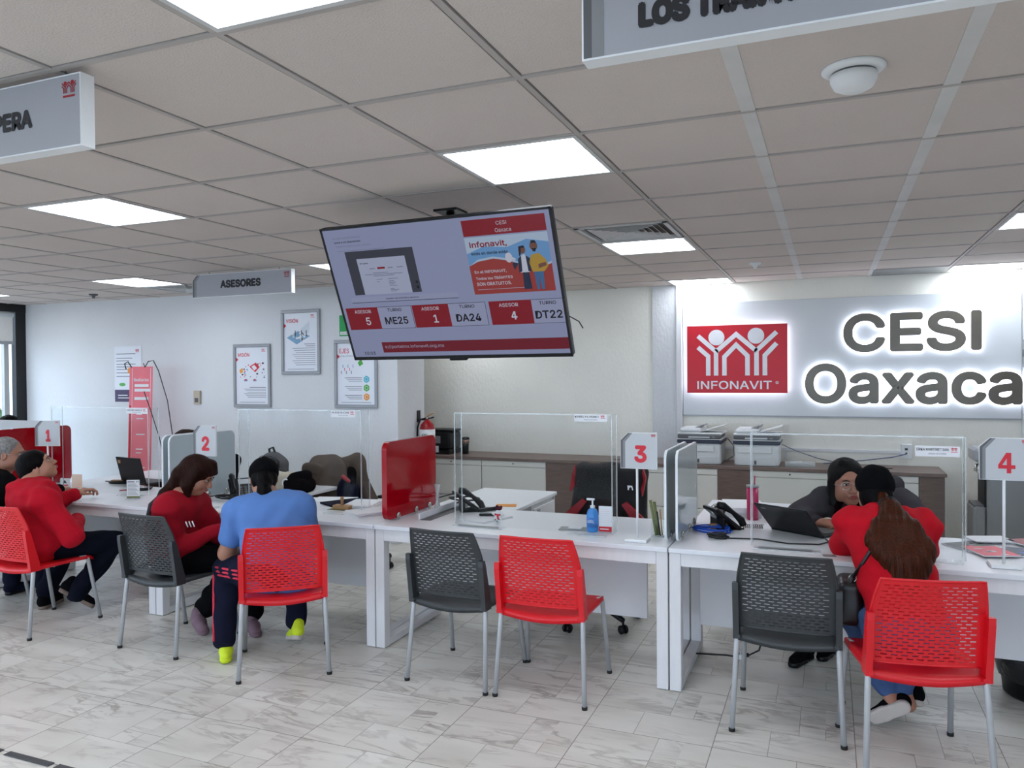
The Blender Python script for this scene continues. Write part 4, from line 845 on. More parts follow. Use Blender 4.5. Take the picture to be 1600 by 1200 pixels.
# ------------------------------------------------------------------ low cabinets along the back wall
ZT = .775; YC = 7.5
t = thing('worktop', 'long walnut worktop running along the back wall', 'worktop', (-1.7, 7.75, ZT-.03)); L = t.location
MB().box((-4.9, YC-.02, ZT-.03), (.93, YB-.014, ZT), M['woodtop'], .002).build('slab', t, off=L)
MB().lathe([(0, 0), (.035, 0), (.035, .003), (0, .003)], M['black'], (-2.0, 7.7, ZT), 20).lathe([(0, 0), (.035, 0), (.035, .003), (0, .003)], M['black'], (.5, 7.75, ZT), 20).lathe([(0, 0), (.035, 0), (.035, .003), (0, .003)], M['black'], (-1.8, 7.7, ZT), 20).build('grommet', t, off=L)
def wood_panel(x0, x1, label):
    t = thing('wood_panel', label, 'wood panel', ((x0+x1)/2, YC+.2, 0)); MB().box((x0, YC, .0), (x1, YB-.014, ZT-.03), M['wood'], .001).build('board', t, off=t.location)
wood_panel(-2.70, -2.32, 'walnut upright panel between the low cabinets, left of the black and red office chair'); wood_panel(-.975, -.685, 'walnut upright panel below the right printer, between two low cabinets'); wood_panel(.72, .915, 'walnut end panel at the right end of the low cabinets')
def file_cab(x0, x1, label, cols=1):
    t = thing('filing_cabinet', label, 'cabinet', ((x0+x1)/2, YC+.25, 0), 0, 'cream low filing cabinets'); L = t.location
    MB().box((x0+.002, YC+.02, 0), (x1-.002, YB-.02, ZT-.031), M['cabinet']).build('body', t, off=L)
    MB().box((x0+.004, YC, .685), (x1-.004, YC+.022, ZT-.034), M['cabinet'], .002).build('top_rail', t, off=L)
    MB().lathe([(0, 0), (.008, 0), (.008, .004), (0, .004)], M['signdark'], (0, 0, 0), 12, Matrix.Translation((x0+.5*(x1-x0), YC, .715)) @ Matrix.Rotation(pi/2, 4, 'X')).build('lock', t, off=L)
    for z0, z1 in ((.36, .68), (.03, .355)):
        d = MB().box((x0+.004, YC, z0), (x1-.004, YC+.022, z1), M['cabinet'], .003).build('drawer', t, off=L); MB().box((x0+.004, YC-.004, z1-.012), (x1-.004, YC, z1-.004), M['cabinet'], .001).build('pull_lip', d)
file_cab(-4.86, -4.15, 'cream filing cabinet at the far left end of the low row, behind the red divider'); file_cab(-4.15, -3.43, 'cream filing cabinet second from left, below the black box'); file_cab(-3.43, -2.70, 'cream filing cabinet directly left of the first walnut panel')
file_cab(-2.32, -1.65, 'cream filing cabinet behind the black and red office chair'); file_cab(-1.65, -.975, 'cream filing cabinet below the left printer'); file_cab(-.685, .02, 'cream filing cabinet behind the magenta tumbler, left of the clerk'); file_cab(.02, .72, 'cream filing cabinet behind the clerk with glasses')

# printers
def printer(label, x, y):
    t = thing('printer', label, 'printer', (x, y, ZT), 0, 'white multifunction printers'); w = .2
    MB().box((-w, -.19, .0), (w, .2, .2), M['print_'], .012).box((-w+.03, -.193, .004), (w-.03, -.188, .075), M['print_'], .003).build('body', t)
    MB().box((-w-.012, -.2, .2), (w+.012, .2, .235), M['navy'], .006).box((-w+.03, -.21, .12), (w-.06, -.188, .185), M['print_'], .006).build('output_band', t)
    MB().box((-w-.012, -.205, .235), (w+.012, .2, .245), M['print_'], .004).box((-w-.005, -.212, .248), (w, .15, .285), M['signdark'], .006).build('control_panel', t)
    MB().box((-.1, -.216, .252), (.1, -.21, .268), M['signlight']).box((.12, -.2135, .255), (.15, -.211, .27), M['signmid']).build('buttons', t)
    MB().box((-w-.012, -.2, .285), (w+.012, .2, .3), M['print_'], .006).box((-w, -.16, .3), (.02, .18, .345), M['print_'], .018).build('scanner_lid', t)
    Mx = Matrix.Translation((.10, 0, .33)) @ Matrix.Rotation(rad(-16), 4, 'Y'); MB().box((-.09, -.12, 0), (.13, .14, .008), M['print_'], .002, Mx).build('paper_feed', t)
    Mx = Matrix.Translation((-.02, 0, .345)) @ Matrix.Rotation(rad(-18), 4, 'Y'); MB().box((-.08, -.1, .0), (.06, .12, .012), M['signmid'], .002, Mx).build('feed_tray', t)
    MB().box((-.02, -.196, .015), (.0, -.192, .05), M['signdark']).box((.04, -.196, .15), (.12, -.1935, .158), M['navy']).build('badge', t)
printer('white multifunction printer, the left one of the pair', -1.155, 7.76); printer('white multifunction printer, the right one of the pair', -.63, 7.76)
tag(MB().tube([(-.93, 7.9, 1.0), (-.88, 7.95, .93), (-.87, 7.93, .83), (-.93, 7.9, .79)], .004, M['cable'], 6).build('printer_cable', off=(-.9, 7.9, .8)), 'thin black cable behind the left printer', 'cable')
tag(MB().tube([(-.42, 7.85, .96), (-.3, 7.9, .9), (-.1, 7.92, .83), (.05, 7.95, .795)], .004, mat('slate_cable', (70, 84, 120)), 6).build('printer_cable', off=(-.2, 7.9, .8)), 'slate blue cable running right from the right printer', 'cable')
t = thing('plastic_tray', 'small clear tray of wrapped supplies beside the right printer', 'tray', (-.25, 7.7, ZT)); 
MB().box((-.13, -.07, 0), (.13, .07, .006), M['edge']).box((-.13, -.07, 0), (-.125, .07, .05), M['edge']).box((.125, -.07, 0), (.13, .07, .05), M['edge']).box((-.13, -.07, 0), (.13, -.065, .05), M['edge']).build('tray', t)
MB().box((-.1, -.05, .007), (.02, .05, .045), M['paper'], .015).box((.03, -.05, .007), (.11, .05, .04), M['print_'], .015).build('packets', t)
t = thing('document_scanner', 'squat black office machine with paper tray at the left end of the worktop', 'office machine', (-4.02, 7.76, ZT)); 
MB().box((-.17, -.14, .05), (.15, .15, .25), M['black'], .02).box((-.17, -.14, 0), (.15, .15, .05), M['black'], .006).build('body', t); MB().box((-.165, -.155, .02), (.02, -.14, .09), M['paper'], .003).build('paper_stack', t)
MB().box((-.19, -.12, .25), (.17, .15, .27), M['black'], .008).build('lid', t); MB().box((-.06, -.1425, .12), (.04, -.14, .2), M['signmid']).build('panel', t)
t = thing('travel_mug', 'dark travel mug with metal band on the walnut worktop', 'mug', (-3.74, 7.76, ZT))
MB().lathe([(0, 0), (.034, 0), (.036, .09), (.04, .11)], M['black'], n=24).build('body', t); MB().lathe([(.04, .11), (.043, .16), (.041, .16)], mat('copper_band', (150, 120, 104), .3, .6), n=24).build('band', t); MB().lathe([(0, .16), (.044, .16), (.044, .178), (.03, .185), (0, .185)], M['black'], n=24).build('lid', t)
# water dispenser / grey cabinet at right
t = thing('water_dispenser', 'tall grey water dispenser beside the right wall behind the number 4 sign', 'water dispenser', (1.26, 7.2, 0)); L = t.location
MB().box((1.145, 7.0, 0), (1.52, 7.36, 1.04), M['steel'], .02).build('body', t, off=L)
MB().box((1.055, 7.02, 0), (1.15, 7.34, .58), M['steel'], .02).build('lower_front', t, off=L); MB().box((1.06, 7.02, .93), (1.15, 7.34, 1.04), M['frame'], .02).build('upper_front', t, off=L); MB().box((1.13, 7.04, .58), (1.146, 7.32, .93), M['black']).build('tap_recess', t, off=L)
MB().tube([(1.11, 7.1, .9), (1.10, 7.1, .84)], .014, M['chrome'], 10).tube([(1.11, 7.22, .9), (1.10, 7.22, .84)], .014, M['chrome'], 10).build('tap', t, off=L)
MB().box((1.06, 7.05, .575), (1.145, 7.31, .59), M['signdark']).build('drip_tray', t, off=L)

# ------------------------------------------------------------------ office chairs
def office_chair(label, x, y, rz, fab, accent=None, wid=.56, ztop=1.0, lean=.1):
    t = thing('office_chair', label, 'office chair', (x, y, 0), rz)
    b = MB()
    for k in range(5):
        a = rad(90+72*k+20); e = Vector((cos(a)*.30, sin(a)*.30, .085)); b.tube([(0, 0, .13), (cos(a)*.15, sin(a)*.15, .115), e], [.028, .022, .017], M['black'], 8)
    b.build('star_base', t)
    for k in range(5):
        a = rad(90+72*k+20); cx, cy = cos(a)*.30, sin(a)*.30
        mb = MB()
        for s in (-1, 1):
            Mx = Matrix.Translation((cx+sin(a)*.016*s, cy-cos(a)*.016*s, .028)) @ Matrix.Rotation(a, 4, 'Z') @ Matrix.Rotation(pi/2, 4, 'X')
            mb.lathe([(0, -.009), (.024, -.009), (.028, -.005), (.028, .005), (.024, .009), (0, .009)], M['black'], (0, 0, 0), 16, Mx)
        mb.tube([(cx, cy, .04), (cx, cy, .085)], .008, M['black'], 8); mb.build('caster', t)
    MB().tube([(0, 0, .12), (0, 0, .40)], [.03, .022], M['black'], 12).build('gas_lift', t)
    sdf_part([('b', (0, -.02, .455), (.24, .235, .02), .03, 0)], 'seat', fab, t, res=.02)
    hw = wid/2; P_ = []
    for s in (-1, 1):
        P_ += [('c', (s*(hw-.07), .23, .56), (s*(hw-.09), .25+lean, ztop-.06), .055, .05, .05)]
    P_ += [('b', (0, .25+lean*.5, (.58+ztop)/2), (hw-.10, .005, (ztop-.58)/2-.06), .045, .04)]
    P_ += [('c', (0, .245, .56), (0, .265+lean, ztop-.06), .07, .06, .08), ('c', (-(hw-.09), .25+lean, ztop-.06), (hw-.09, .25+lean, ztop-.06), .05, .05, .04)]
    P_ += [('c', (-.1+.0, .245, .52), (.1, .245, .52), .05, .05, .06)]
    if wid > .5: P_ += [('c', (s*(hw-.05), .235, .62), (s*(hw-.13), .255, .72), .05, .045, .04) for s in (-1, 1)]
    sdf_part(P_, 'backrest', fab, t, res=.016)
    if accent:
        mb = MB()
        for s in (-1, 1):
            for pts in (((.25, .21, .60), (.13, .22, .76), (.16, .22, .78), (.28, .215, .68)), ((.225, .27+lean*.7, ztop-.13), (.25, .27+lean*.5, ztop-.02), (.27, .27+lean*.5, ztop-.08), (.265, .25, ztop-.2))):
                q = [Vector((s*p[0], p[1]-.045, p[2])) for p in pts]; r_ = [p+Vector((0, .03, 0)) for p in q]
                mb.add(q+r_, [(0, 1, 2, 3), (4, 5, 6, 7)]+[(i, (i+1) % 4, 4+(i+1) % 4, 4+i) for i in range(4)], accent)
        mb.build('red_accent', t)
        fl = Flat((.165, .205, .86), EX, EZ); logo = [(0, 0), (.008, 0), (.012, .016), (.02, .02), (.028, .016), (.03, 0), (.04, 0), (.032, .03), (-.002, .03)]; fl.poly(logo, M['paper'], 1); fl.build('small_emblem', t, fix=False)
    for s in (-1, 1):
        MB().tube([(s*.2, 0, .42), (s*.29, 0, .44), (s*.30, 0, .62)], .014, M['black'], 8).box((s*.3-.035, -.13, .62), (s*.3+.035, .12, .645), M['black'], .01).build('armrest', t)
    MB().box((-.05, .1, .40), (.05, .3, .43), M['black'], .005).tube([(0, .27, .42), (0, .29, .6)], .025, M['black'], 8).build('spine', t)
    return t
# ------------------------------------------------------------------ soft surfaces: signed distance fields meshed by surface nets
def _bb(p):
    k = p[0].strip('-')
    if k == 'c': a, b, ra, rb = map(np.asarray, p[1:5]); r = max(ra, rb); return np.minimum(a, b)-r, np.maximum(a, b)+r
    if k == 'e': c, r = np.asarray(p[1]), max(p[2]); return c-r, c+r
    if k == 'b': c = np.asarray(p[1]); h = np.asarray(p[2])+p[3]; return c-h, c+h
def _dist(p, X, Y, Z):
    k = p[0].strip('-')
    if k == 'c':
        a = np.asarray(p[1], float); b = np.asarray(p[2], float); ra, rb = p[3], p[4]; d = b-a; L = max(float(d@d), 1e-9)
        h = np.clip(((X-a[0])*d[0]+(Y-a[1])*d[1]+(Z-a[2])*d[2])/L, 0, 1)
        return np.sqrt((X-a[0]-h*d[0])**2+(Y-a[1]-h*d[1])**2+(Z-a[2]-h*d[2])**2)-(ra+(rb-ra)*h)
    c = p[1]; x, y, z = X-c[0], Y-c[1], Z-c[2]
    if k == 'e':
        r = p[2]; R = p[3]
        if R is not None:
            R = np.asarray(R); x, y, z = R[0, 0]*x+R[1, 0]*y+R[2, 0]*z, R[0, 1]*x+R[1, 1]*y+R[2, 1]*z, R[0, 2]*x+R[1, 2]*y+R[2, 2]*z
        k0 = np.sqrt((x/r[0])**2+(y/r[1])**2+(z/r[2])**2); k1 = np.sqrt((x/r[0]**2)**2+(y/r[1]**2)**2+(z/r[2]**2)**2)+1e-9
        return k0*(k0-1)/k1
    h = p[2]; q = np.maximum(np.abs(x)-h[0], 0)**2+np.maximum(np.abs(y)-h[1], 0)**2+np.maximum(np.abs(z)-h[2], 0)**2
    return np.sqrt(q)-p[3]
def sdf_mesh(prims, res=.01, disp=None):
    """prims: ('c',a,b,ra,rb,k) cone, ('e',c,radii,R,k) ellipsoid, ('b',c,half,round,k) box; '-' prefix subtracts; k blends"""
    pos = [p for p in prims if p[0][0] != '-']
    lo = np.min([_bb(p)[0] for p in pos], 0)-3*res-.012; hi = np.max([_bb(p)[1] for p in pos], 0)+3*res+.012
    n = np.ceil((hi-lo)/res).astype(int)+1
    ax = [lo[i]+np.arange(n[i])*res for i in range(3)]
    D = np.full(n, .5, np.float32)
    for p in prims:
        a, b = _bb(p); k = p[-1]; m = k+.04
        i0 = np.maximum(((a-m-lo)/res).astype(int), 0); i1 = np.minimum(((b+m-lo)/res).astype(int)+2, n)
        if (i1 <= i0).any(): continue
        s = tuple(slice(i0[i], i1[i]) for i in range(3))
        X, Y, Z = np.meshgrid(*(ax[i][s[i]] for i in range(3)), indexing='ij', sparse=True)
        d = _dist(p, X, Y, Z).astype(np.float32); o = D[s]
        if p[0][0] == '-':
            d = -d
            if k > 0: h = np.maximum(k-np.abs(o-d), 0)/k; D[s] = np.maximum(o, d)+h*h*k/4
            else: D[s] = np.maximum(o, d)
        else:
            if k > 0: h = np.maximum(k-np.abs(o-d), 0)/k; D[s] = np.minimum(o, d)-h*h*k/4
            else: D[s] = np.minimum(o, d)
    if disp is not None:
        X, Y, Z = np.meshgrid(*ax, indexing='ij'); D = D+disp(X, Y, Z).astype(np.float32)*(np.abs(D) < .08)
    ins = D < 0
    c = [ins[i:n[0]-1+i, j:n[1]-1+j, k:n[2]-1+k] for i in (0, 1) for j in (0, 1) for k in (0, 1)]
    sm = sum(q.astype(np.int8) for q in c); act = (sm > 0) & (sm < 8)
    I = np.argwhere(act); idx = np.full(act.shape, -1, np.int64); idx[act] = np.arange(len(I))
    acc = np.zeros((len(I), 3)); cnt = np.zeros(len(I))
    cor = [np.array((i, j, k)) for i in (0, 1) for j in (0, 1) for k in (0, 1)]
    vals = [D[tuple((I+q).T)] for q in cor]
    for a in range(8):
        for b in range(a+1, 8):
            if np.abs(cor[a]-cor[b]).sum() != 1: continue
            x = (vals[a] < 0) != (vals[b] < 0); t = vals[a][x]/(vals[a][x]-vals[b][x])
            acc[x] += cor[a]+(cor[b]-cor[a])*t[:, None]; cnt[x] += 1
    V = lo+(I+acc/cnt[:, None])*res
    Fs = []
    for ax_ in range(3):
        u, v = [(1, 2), (2, 0), (0, 1)][ax_]
        A = ins; B = np.roll(ins, -1, ax_); ch = A != B
        E = np.argwhere(ch); E = E[(E[:, ax_] < n[ax_]-1) & (E[:, u] > 0) & (E[:, v] > 0) & (E[:, u] < n[u]-1) & (E[:, v] < n[v]-1)]
        du = np.zeros(3, int); du[u] = 1; dv = np.zeros(3, int); dv[v] = 1
        q = np.stack([idx[tuple((E-du-dv).T)], idx[tuple((E-dv).T)], idx[tuple(E.T)], idx[tuple((E-du).T)]], 1)
        fl_ = ~A[tuple(E.T)]; q[fl_] = q[fl_][:, ::-1]; Fs.append(q)
    return V, np.concatenate(Fs)
def raw_mesh(name, parts, mats, parent=None, off=(0, 0, 0)):
    """parts: list of (V, F, material index) joined in one smooth mesh"""
    Vs = []; Fs = []; mi = []; k = 0
    for V, F, m_ in parts:
        Vs.append(V); Fs.append(np.asarray(F)+k); k += len(V)
        mi.append(m_ if isinstance(m_, np.ndarray) else np.full(len(F), m_))
    V = np.concatenate(Vs)-np.asarray(off, float)[None]; F = np.concatenate(Fs); mi = np.concatenate(mi)
    me = bpy.data.meshes.new(name); me.vertices.add(len(V)); me.vertices.foreach_set('co', V.ravel())
    me.loops.add(F.size); me.loops.foreach_set('vertex_index', F.ravel().astype(np.int32)); me.polygons.add(len(F))
    me.polygons.foreach_set('loop_start', np.arange(0, F.size, 4, dtype=np.int32))
    for m_ in mats: me.materials.append(m_)
    me.update(calc_edges=True); me.polygons.foreach_set('material_index', mi.astype(np.int32)); me.polygons.foreach_set('use_smooth', np.ones(len(F), bool)); me.update()
    ob = bpy.data.objects.new(name, me); COL.objects.link(ob)
    if parent: ob.parent = parent
    else: ob.location = off
    return ob
def sdf_part(prims, name, m_, parent, res=.01, disp=None, off=(0, 0, 0)):
    V, F = sdf_mesh(prims, res, disp); return raw_mesh(name, [(V, F, 0)], [m_], parent, off)
def folds(amp, f=38, seed=0, up=.5):
    r = np.random.RandomState(seed); ds = [(r.normal(size=3), r.uniform(0, 6), r.uniform(.6, 1.3)) for _ in range(4)]
    def fn(X, Y, Z):
        w = .02*np.sin(11*X+7*Z+seed)+.02*np.sin(9*Y-12*Z+2*seed); o = 0
        for d, ph, k in ds:
            d = d/np.linalg.norm(d)*np.array((1, 1, up+.5)); o = o+np.sin(f*k*(d[0]*(X+w)+d[1]*(Y+w)+d[2]*(Z-w))+ph)
        return amp*o/2.2
    return fn

# ------------------------------------------------------------------ desk clutter
def phone(label, x, y, rz, group='black desk telephones'):
    t = thing('desk_phone', label, 'telephone', (x, y, .75), rz, group)
    Mx = Matrix.Rotation(rad(38), 4, 'X')
    MB().box((-.085, -.10, .012), (.10, .10, .035), M['black'], .01, Mx @ Matrix.Translation((0, .07, .0))).build('body', t)
    MB().box((-.015, .095, .0355), (.08, .145, .0375), M['signlight'], 0, Mx).build('display', t)
    mb = MB()
    for i in range(4):
        for j in range(3): mb.box((-.01+j*.03, -.02+i*.024, .0355), (.008+j*.03, -.005+i*.024, .039), M['signdark'], .001, Mx)
    mb.build('keypad', t)
    P_ = [Mx @ Vector(p) for p in ((-.06, -.03, .055), (-.06, .0, .07), (-.06, .07, .075), (-.06, .14, .07), (-.06, .17, .055))]
    MB().tube(P_, [.02, .022, .013, .022, .02], M['black'], 12).build('handset', t)
    MB().box((-.07, .06, .001), (.09, .075, .09), M['black'], .004).box((-.07, -.06, .001), (.09, .09, .008), M['black'], .003).build('stand', t)
    co = [(-.06+.012*cos(k*1.1)-.0008*k, -.05-.0018*k+.0*k, .02+.012*sin(k*1.1)) for k in range(60)]
    MB().tube(co, .002, M['cable'], 5).build('coiled_cord', t)
    return t
phone('black desk telephone seen through the screen of desk 3', -2.20, 4.66, rad(127)); phone('black desk telephone on desk 4, left of the laptop', -.54, 4.64, rad(125)); phone('black desk telephone behind the number 2 post', -4.10, 4.62, rad(50))
def laptop(label, x, y, rz, open_=100, dot=False):
    t = thing('laptop', label, 'laptop', (x, y, .75), rz)
    MB().box((-.165, -.115, .001), (.165, .115, .018), M['black'], .004).build('base', t)
    MB().box((-.15, -.06, .018), (.15, .08, .0195), M['signdark']).build('keyboard', t)
    Mx = Matrix.Translation((0, -.115, .016)) @ Matrix.Rotation(rad(open_), 4, 'X')
    l = MB().box((-.165, 0, -.004), (.165, .225, .006), M['black'], .004, Mx).build('lid', t)
    MB().box((-.15, .012, -.0048), (.15, .215, -.0042), mat('laptop_panel', (40, 50, 66), .2), 0, Mx).build('display', l)
    fl = Flat(Mx @ Vector((-.13, .19, .0062)), Mx.to_3x3() @ Vector((1, .0, 0)), Mx.to_3x3() @ Vector((0, 1, 0))); fl.rect(0, 0, .03, .008, M['signmid'], 1); fl.build('small_badge', l, fix=False)
    if dot: MB().box((-.14, .17, .0062), (-.11, .2, .009), M['gold'], .001, Mx).build('sticker', l)
    return t
laptop('open black laptop on desk 4, lid leaning toward the screen', -.11, 4.69, rad(-31), 136); laptop('open black laptop on desk 1 behind the brochure holder', -5.40, 4.93, rad(-8), 104, True)
def coil(label, name, cx, cy, r, m_, n=3, wob=.01, rad_=.004, z=.756):
    rg = random.Random(label); pts = []
    for k in range(n*20): a = k*2*pi/20; pts.append((cx+(r+rg.uniform(-wob, wob)*.4+.01*sin(a*1.3))*cos(a), cy+(r*.75+.012*sin(a*.7))*sin(a), z+.006*(k//20)+.003*sin(a*2)))
    return tag(MB().tube(pts, rad_, m_, 6).build(name, off=(cx, cy, .75)), label, 'cable')
coil('coil of blue network cable on desk 4 beside the grey dividers', 'network_cable', -.62, 4.50, .10, M['bluecable'], 4)
coil('tangled black cable bundle in front of the blue coil on desk 4', 'cable', -.565, 4.33, .045, M['cable'], 4, .02, .004)
coil('black cable loops beside the telephone on desk 3', 'cable', -2.33, 4.80, .10, M['cable'], 2, .03, .004, .80)
coil('black cable tangle on desk 2 behind the number 2 sign', 'cable', -4.07, 4.45, .09, M['cable'], 3, .04, .004, .77)
tag(MB().tube([(-.60, 4.36, .756), (-.50, 4.33, .755), (-.35, 4.36, .755), (-.2, 4.30, .755), (-.05, 4.33, .755), (0, 4.40, .758), (-.02, 4.45, .762)], .004, M['cable'], 6).build('power_cable', off=(-.3, 4.35, .75)), 'black power cable curving in front of the laptop on desk 4', 'cable')
tag(MB().tube([(-2.66, 4.86, .756), (-2.5, 4.98, .80), (-2.38, 4.95, .81), (-2.33, 4.8, .79), (-2.4, 4.72, .76)], .005, M['cable'], 6).build('cable', off=(-2.5, 4.9, .75)), 'black cable arching over the trough behind the red divider', 'cable')
tag(MB().tube([(-.72, 4.50, .04), (-.55, 4.55, .035), (-.45, 4.50, .05), (-.36, 4.45, .12), (-.33, 4.44, .24)], .005, M['cable'], 6).box((-.47, 4.47, .045), (-.44, 4.52, .075), M['signwhite'], .004).tube([(-.5, 4.53, .05), (-.42, 4.47, .08)], .011, M['cable'], 8).build('floor_cable', off=(-.55, 4.5, 0)), 'black cable with a plug hanging under desk 4 near the floor', 'cable')
def sheets(label, x, y, rz, w, d, n, m_=None, z=.7505, th=.002, cat='papers', name='paper_stack'):
    t = thing(name, label, cat, (x, y, z), rz); rg = random.Random(label)
    for k in range(n):
        a = rg.uniform(-.12, .12) if n > 1 else 0; Mx = Matrix.Rotation(a, 4, 'Z') @ Matrix.Translation((rg.uniform(-.01, .01), rg.uniform(-.01, .01), 0))
        MB().box((-w/2, -d/2, k*(th+.0006)), (w/2, d/2, k*(th+.0006)+th), (m_ or M['paper']) if not isinstance(m_, list) else m_[k % len(m_)], 0, Mx).build('sheet', t)
    return t
sheets('white papers under the red divider on desk 2', -2.78, 4.32, rad(-30), .2, .28, 5, th=.004); sheets('white papers behind the blue folder on desk 2', -3.35, 4.72, rad(20), .3, .22, 2); sheets('pad of white paper under the stapler on desk 3', -1.98, 4.42, rad(-25), .2, .27, 2, th=.004)
sheets('sheet of paper on desk 2 under the hands of the dark haired woman', -3.72, 4.14, rad(10), .25, .2, 1)
sheets('white papers stacked left of the red divider on desk 2', -2.98, 4.55, rad(15), .2, .28, 4, th=.006)
sheets('white box of paper on the return of desk 4 beside the dividers', -.52, 5.15, rad(8), .24, .34, 5, th=.012)
sheets('dark blue folder on desk 2 behind the wooden stamp', -3.14, 4.62, rad(-30), .26, .32, 1, M['navycloth'], th=.012, cat='folder', name='folder')
sheets('orange printed leaflet on the return of desk 3', -2.06, 4.90, rad(20), .14, .1, 1, M['orange'], cat='leaflet', name='leaflet')
t = thing('rubber_stamp', 'wooden rubber stamp on desk 2 in front of the blue folder', 'stamp', (-3.05, 4.40, .75)); MB().box((-.06, -.03, .001), (.07, .03, .03), M['gold'], .004).build('block', t); MB().lathe([(0, .03), (.012, .03), (.009, .05), (.014, .075), (.008, .085), (0, .085)], M['gold'], n=16).build('handle', t); MB().box((-.09, -.045, .0005), (.04, .035, .003), M['olive']).build('ink_pad', t)
t = thing('stapler', 'black stapler lying on the paper pad of desk 3', 'stapler', (-1.99, 4.48, .7615), rad(20)); MB().box((-.07, -.02, .0), (.07, .02, .012), M['black'], .004).build('base', t); Mx = Matrix.Translation((-.06, 0, .02)) @ Matrix.Rotation(rad(-8), 4, 'Y'); MB().box((-.01, -.018, .0), (.13, .018, .022), M['black'], .008, Mx).build('arm', t); MB().box((.0, -.012, -.008), (.125, .012, 0), M['chrome'], 0, Mx).build('magazine', t)
t = thing('ornament', 'small spotted white ornament with a dark red hat on desk 3', 'ornament', (-1.87, 4.33, .7505), rad(-20))
sdf_later = [(t, 'ornament')]
t = thing('flat_tray', 'flat clear plastic tray in the left foot of the desk 3 screen', 'tray', (-1.36, 4.30, .7505), rad(8)); MB().box((-.10, -.05, 0), (.1, .05, .004), M['frame'], .001).build('tray', t); MB().box((-.05, -.03, .0045), (.03, .03, .012), M['paper'], .004).build('tissue', t)
# hand sanitiser
t = thing('sanitizer_bottle', 'pump bottle of blue hand gel on desk 3', 'bottle', (-1.255, 4.27, .7505))
MB().lathe([(0, 0), (.031, 0), (.034, .01), (.034, .10), (.026, .125), (.013, .135), (0, .135)], M['liquid'], n=24).build('bottle', t); MB().lathe([(.0345, .03), (.0352, .03), (.0352, .085), (.0345, .085)], mat('gel_label', (70, 130, 205), .4), n=24).build('label_band', t)
MB().lathe([(0, .135), (.014, .135), (.014, .15), (.005, .152), (.005, .18), (0, .18)], M['signwhite'], n=16).box((-.035, -.007, .178), (.012, .007, .19), M['signwhite'], .003).build('pump', t)
fl = Flat((-.02, -.0355, .055), EX, EZ); fl.text('GEL', 0, 0, .04, .016, M['paper'], 1, .02); fl.build('lettering', t, fix=False)
def holder(label, x, y, rz, w, h, col):
    t = thing('leaflet_holder', label, 'leaflet holder', (x, y, .7505), rz); MB().box((-w/2, 0, 0), (w/2, .003, h), M['acr']).box((-w/2, -.03, 0), (w/2, .03, .004), M['acr']).build('stand', t)
    fl = Flat((-w/2, -.001, 0), EX, EZ); fl.rect(.003, .006, w-.003, h-.004, M['paper'], 0)
    if col == 1: fl.rect(.003, .006, w-.003, .035, M['inkred'], 1); fl.rect(.01, .018, w*.7, .023, M['paper'], 2); [fl.rect(.012, .06+k*.012, w-.014, .062+k*.012, mat('faint_pink_ink', (226, 200, 205), .6), 1) for k in range(7)]
    else:
        fl.rect(.003, .006, w-.003, .02, M['olive'], 1)
        for k in range(9): fl.rect(.012, .03+k*.01, w-.012-.01*(k % 3), .033+k*.01, M['inkgrey'], 1)
        logo_marks(fl, w-.03, h-.025, .014, M['inkgrey'], 1); fl.rect(.01, h-.022, w-.04, h-.014, M['inkgrey'], 1)
    fl.build('leaflet', t, fix=False); return t
holder('upright leaflet with red foot beside the blue gel bottle on desk 3', -1.175, 4.26, rad(4), .085, .155, 1); holder('upright green and white leaflet holder in front of the laptop on desk 1', -4.79, 4.25, rad(25), .10, .145, 0)
t = thing('pen_holder', 'clear pen holder with olive markers beside the grey dividers', 'pen holder', (-.875, 4.26, .7505))
mb = MB(); mb.box((-.035, -.03, 0), (.035, .03, .004), M['edge']); [mb.box(a, b, M['acr']) for a, b in (((-.035, -.03, 0), (-.031, .03, .10)), ((.031, -.03, 0), (.035, .03, .10)), ((-.035, -.03, 0), (.035, -.026, .10)), ((-.035, .026, 0), (.035, .03, .10)))]; mb.build('cup', t)
for k, (dx, dy, h, m_) in enumerate(((-.012, 0, .20, 'olive'), (.0, .012, .19, 'olive'), (.012, -.008, .14, 'black'), (.02, .008, .15, 'gold'))):
    tag(MB().tube([(-.875+dx, 4.26+dy, .757), (-.875+dx*1.6-.025, 4.26+dy, .75+h)], .008 if k < 2 else .004, M[m_], 8).build('marker' if k < 2 else 'pen', off=(-.875, 4.26, .75)), ['thick olive marker leaning left in the clear holder', 'olive marker behind the front one in the clear holder', 'black pen in the clear holder by the dividers', 'brown pen in the clear holder by the dividers'][k], 'pen', 'pens in the clear holder')
t = thing('glass_vase', 'slim clear vase in front of the red divider on desk 3', 'vase', (-2.44, 4.62, .7505)); MB().lathe([(.022, 0), (.024, .004), (.012, .06), (.011, .10), (.02, .17), (.018, .17), (.009, .10), (.01, .06), (.018, .006)], M['edge'], n=20).build('glass', t)
t = thing('tape_dispenser', 'clear tape dispenser standing upright beside the blue cable coil', 'tape dispenser', (-.60, 4.60, .7505), rad(30)); MB().lathe([(.028, -.01), (.045, -.01), (.045, .01), (.028, .01)], M['chrome'], (0, 0, 0), 24, Matrix.Translation((0, 0, .10)) @ Matrix.Rotation(pi/2, 4, 'X')).build('tape_roll', t); MB().box((-.05, -.015, 0), (.06, .015, .03), M['gold'], .006).box((-.01, -.012, .03), (.01, .012, .10), M['black'], .003).build('stand', t)
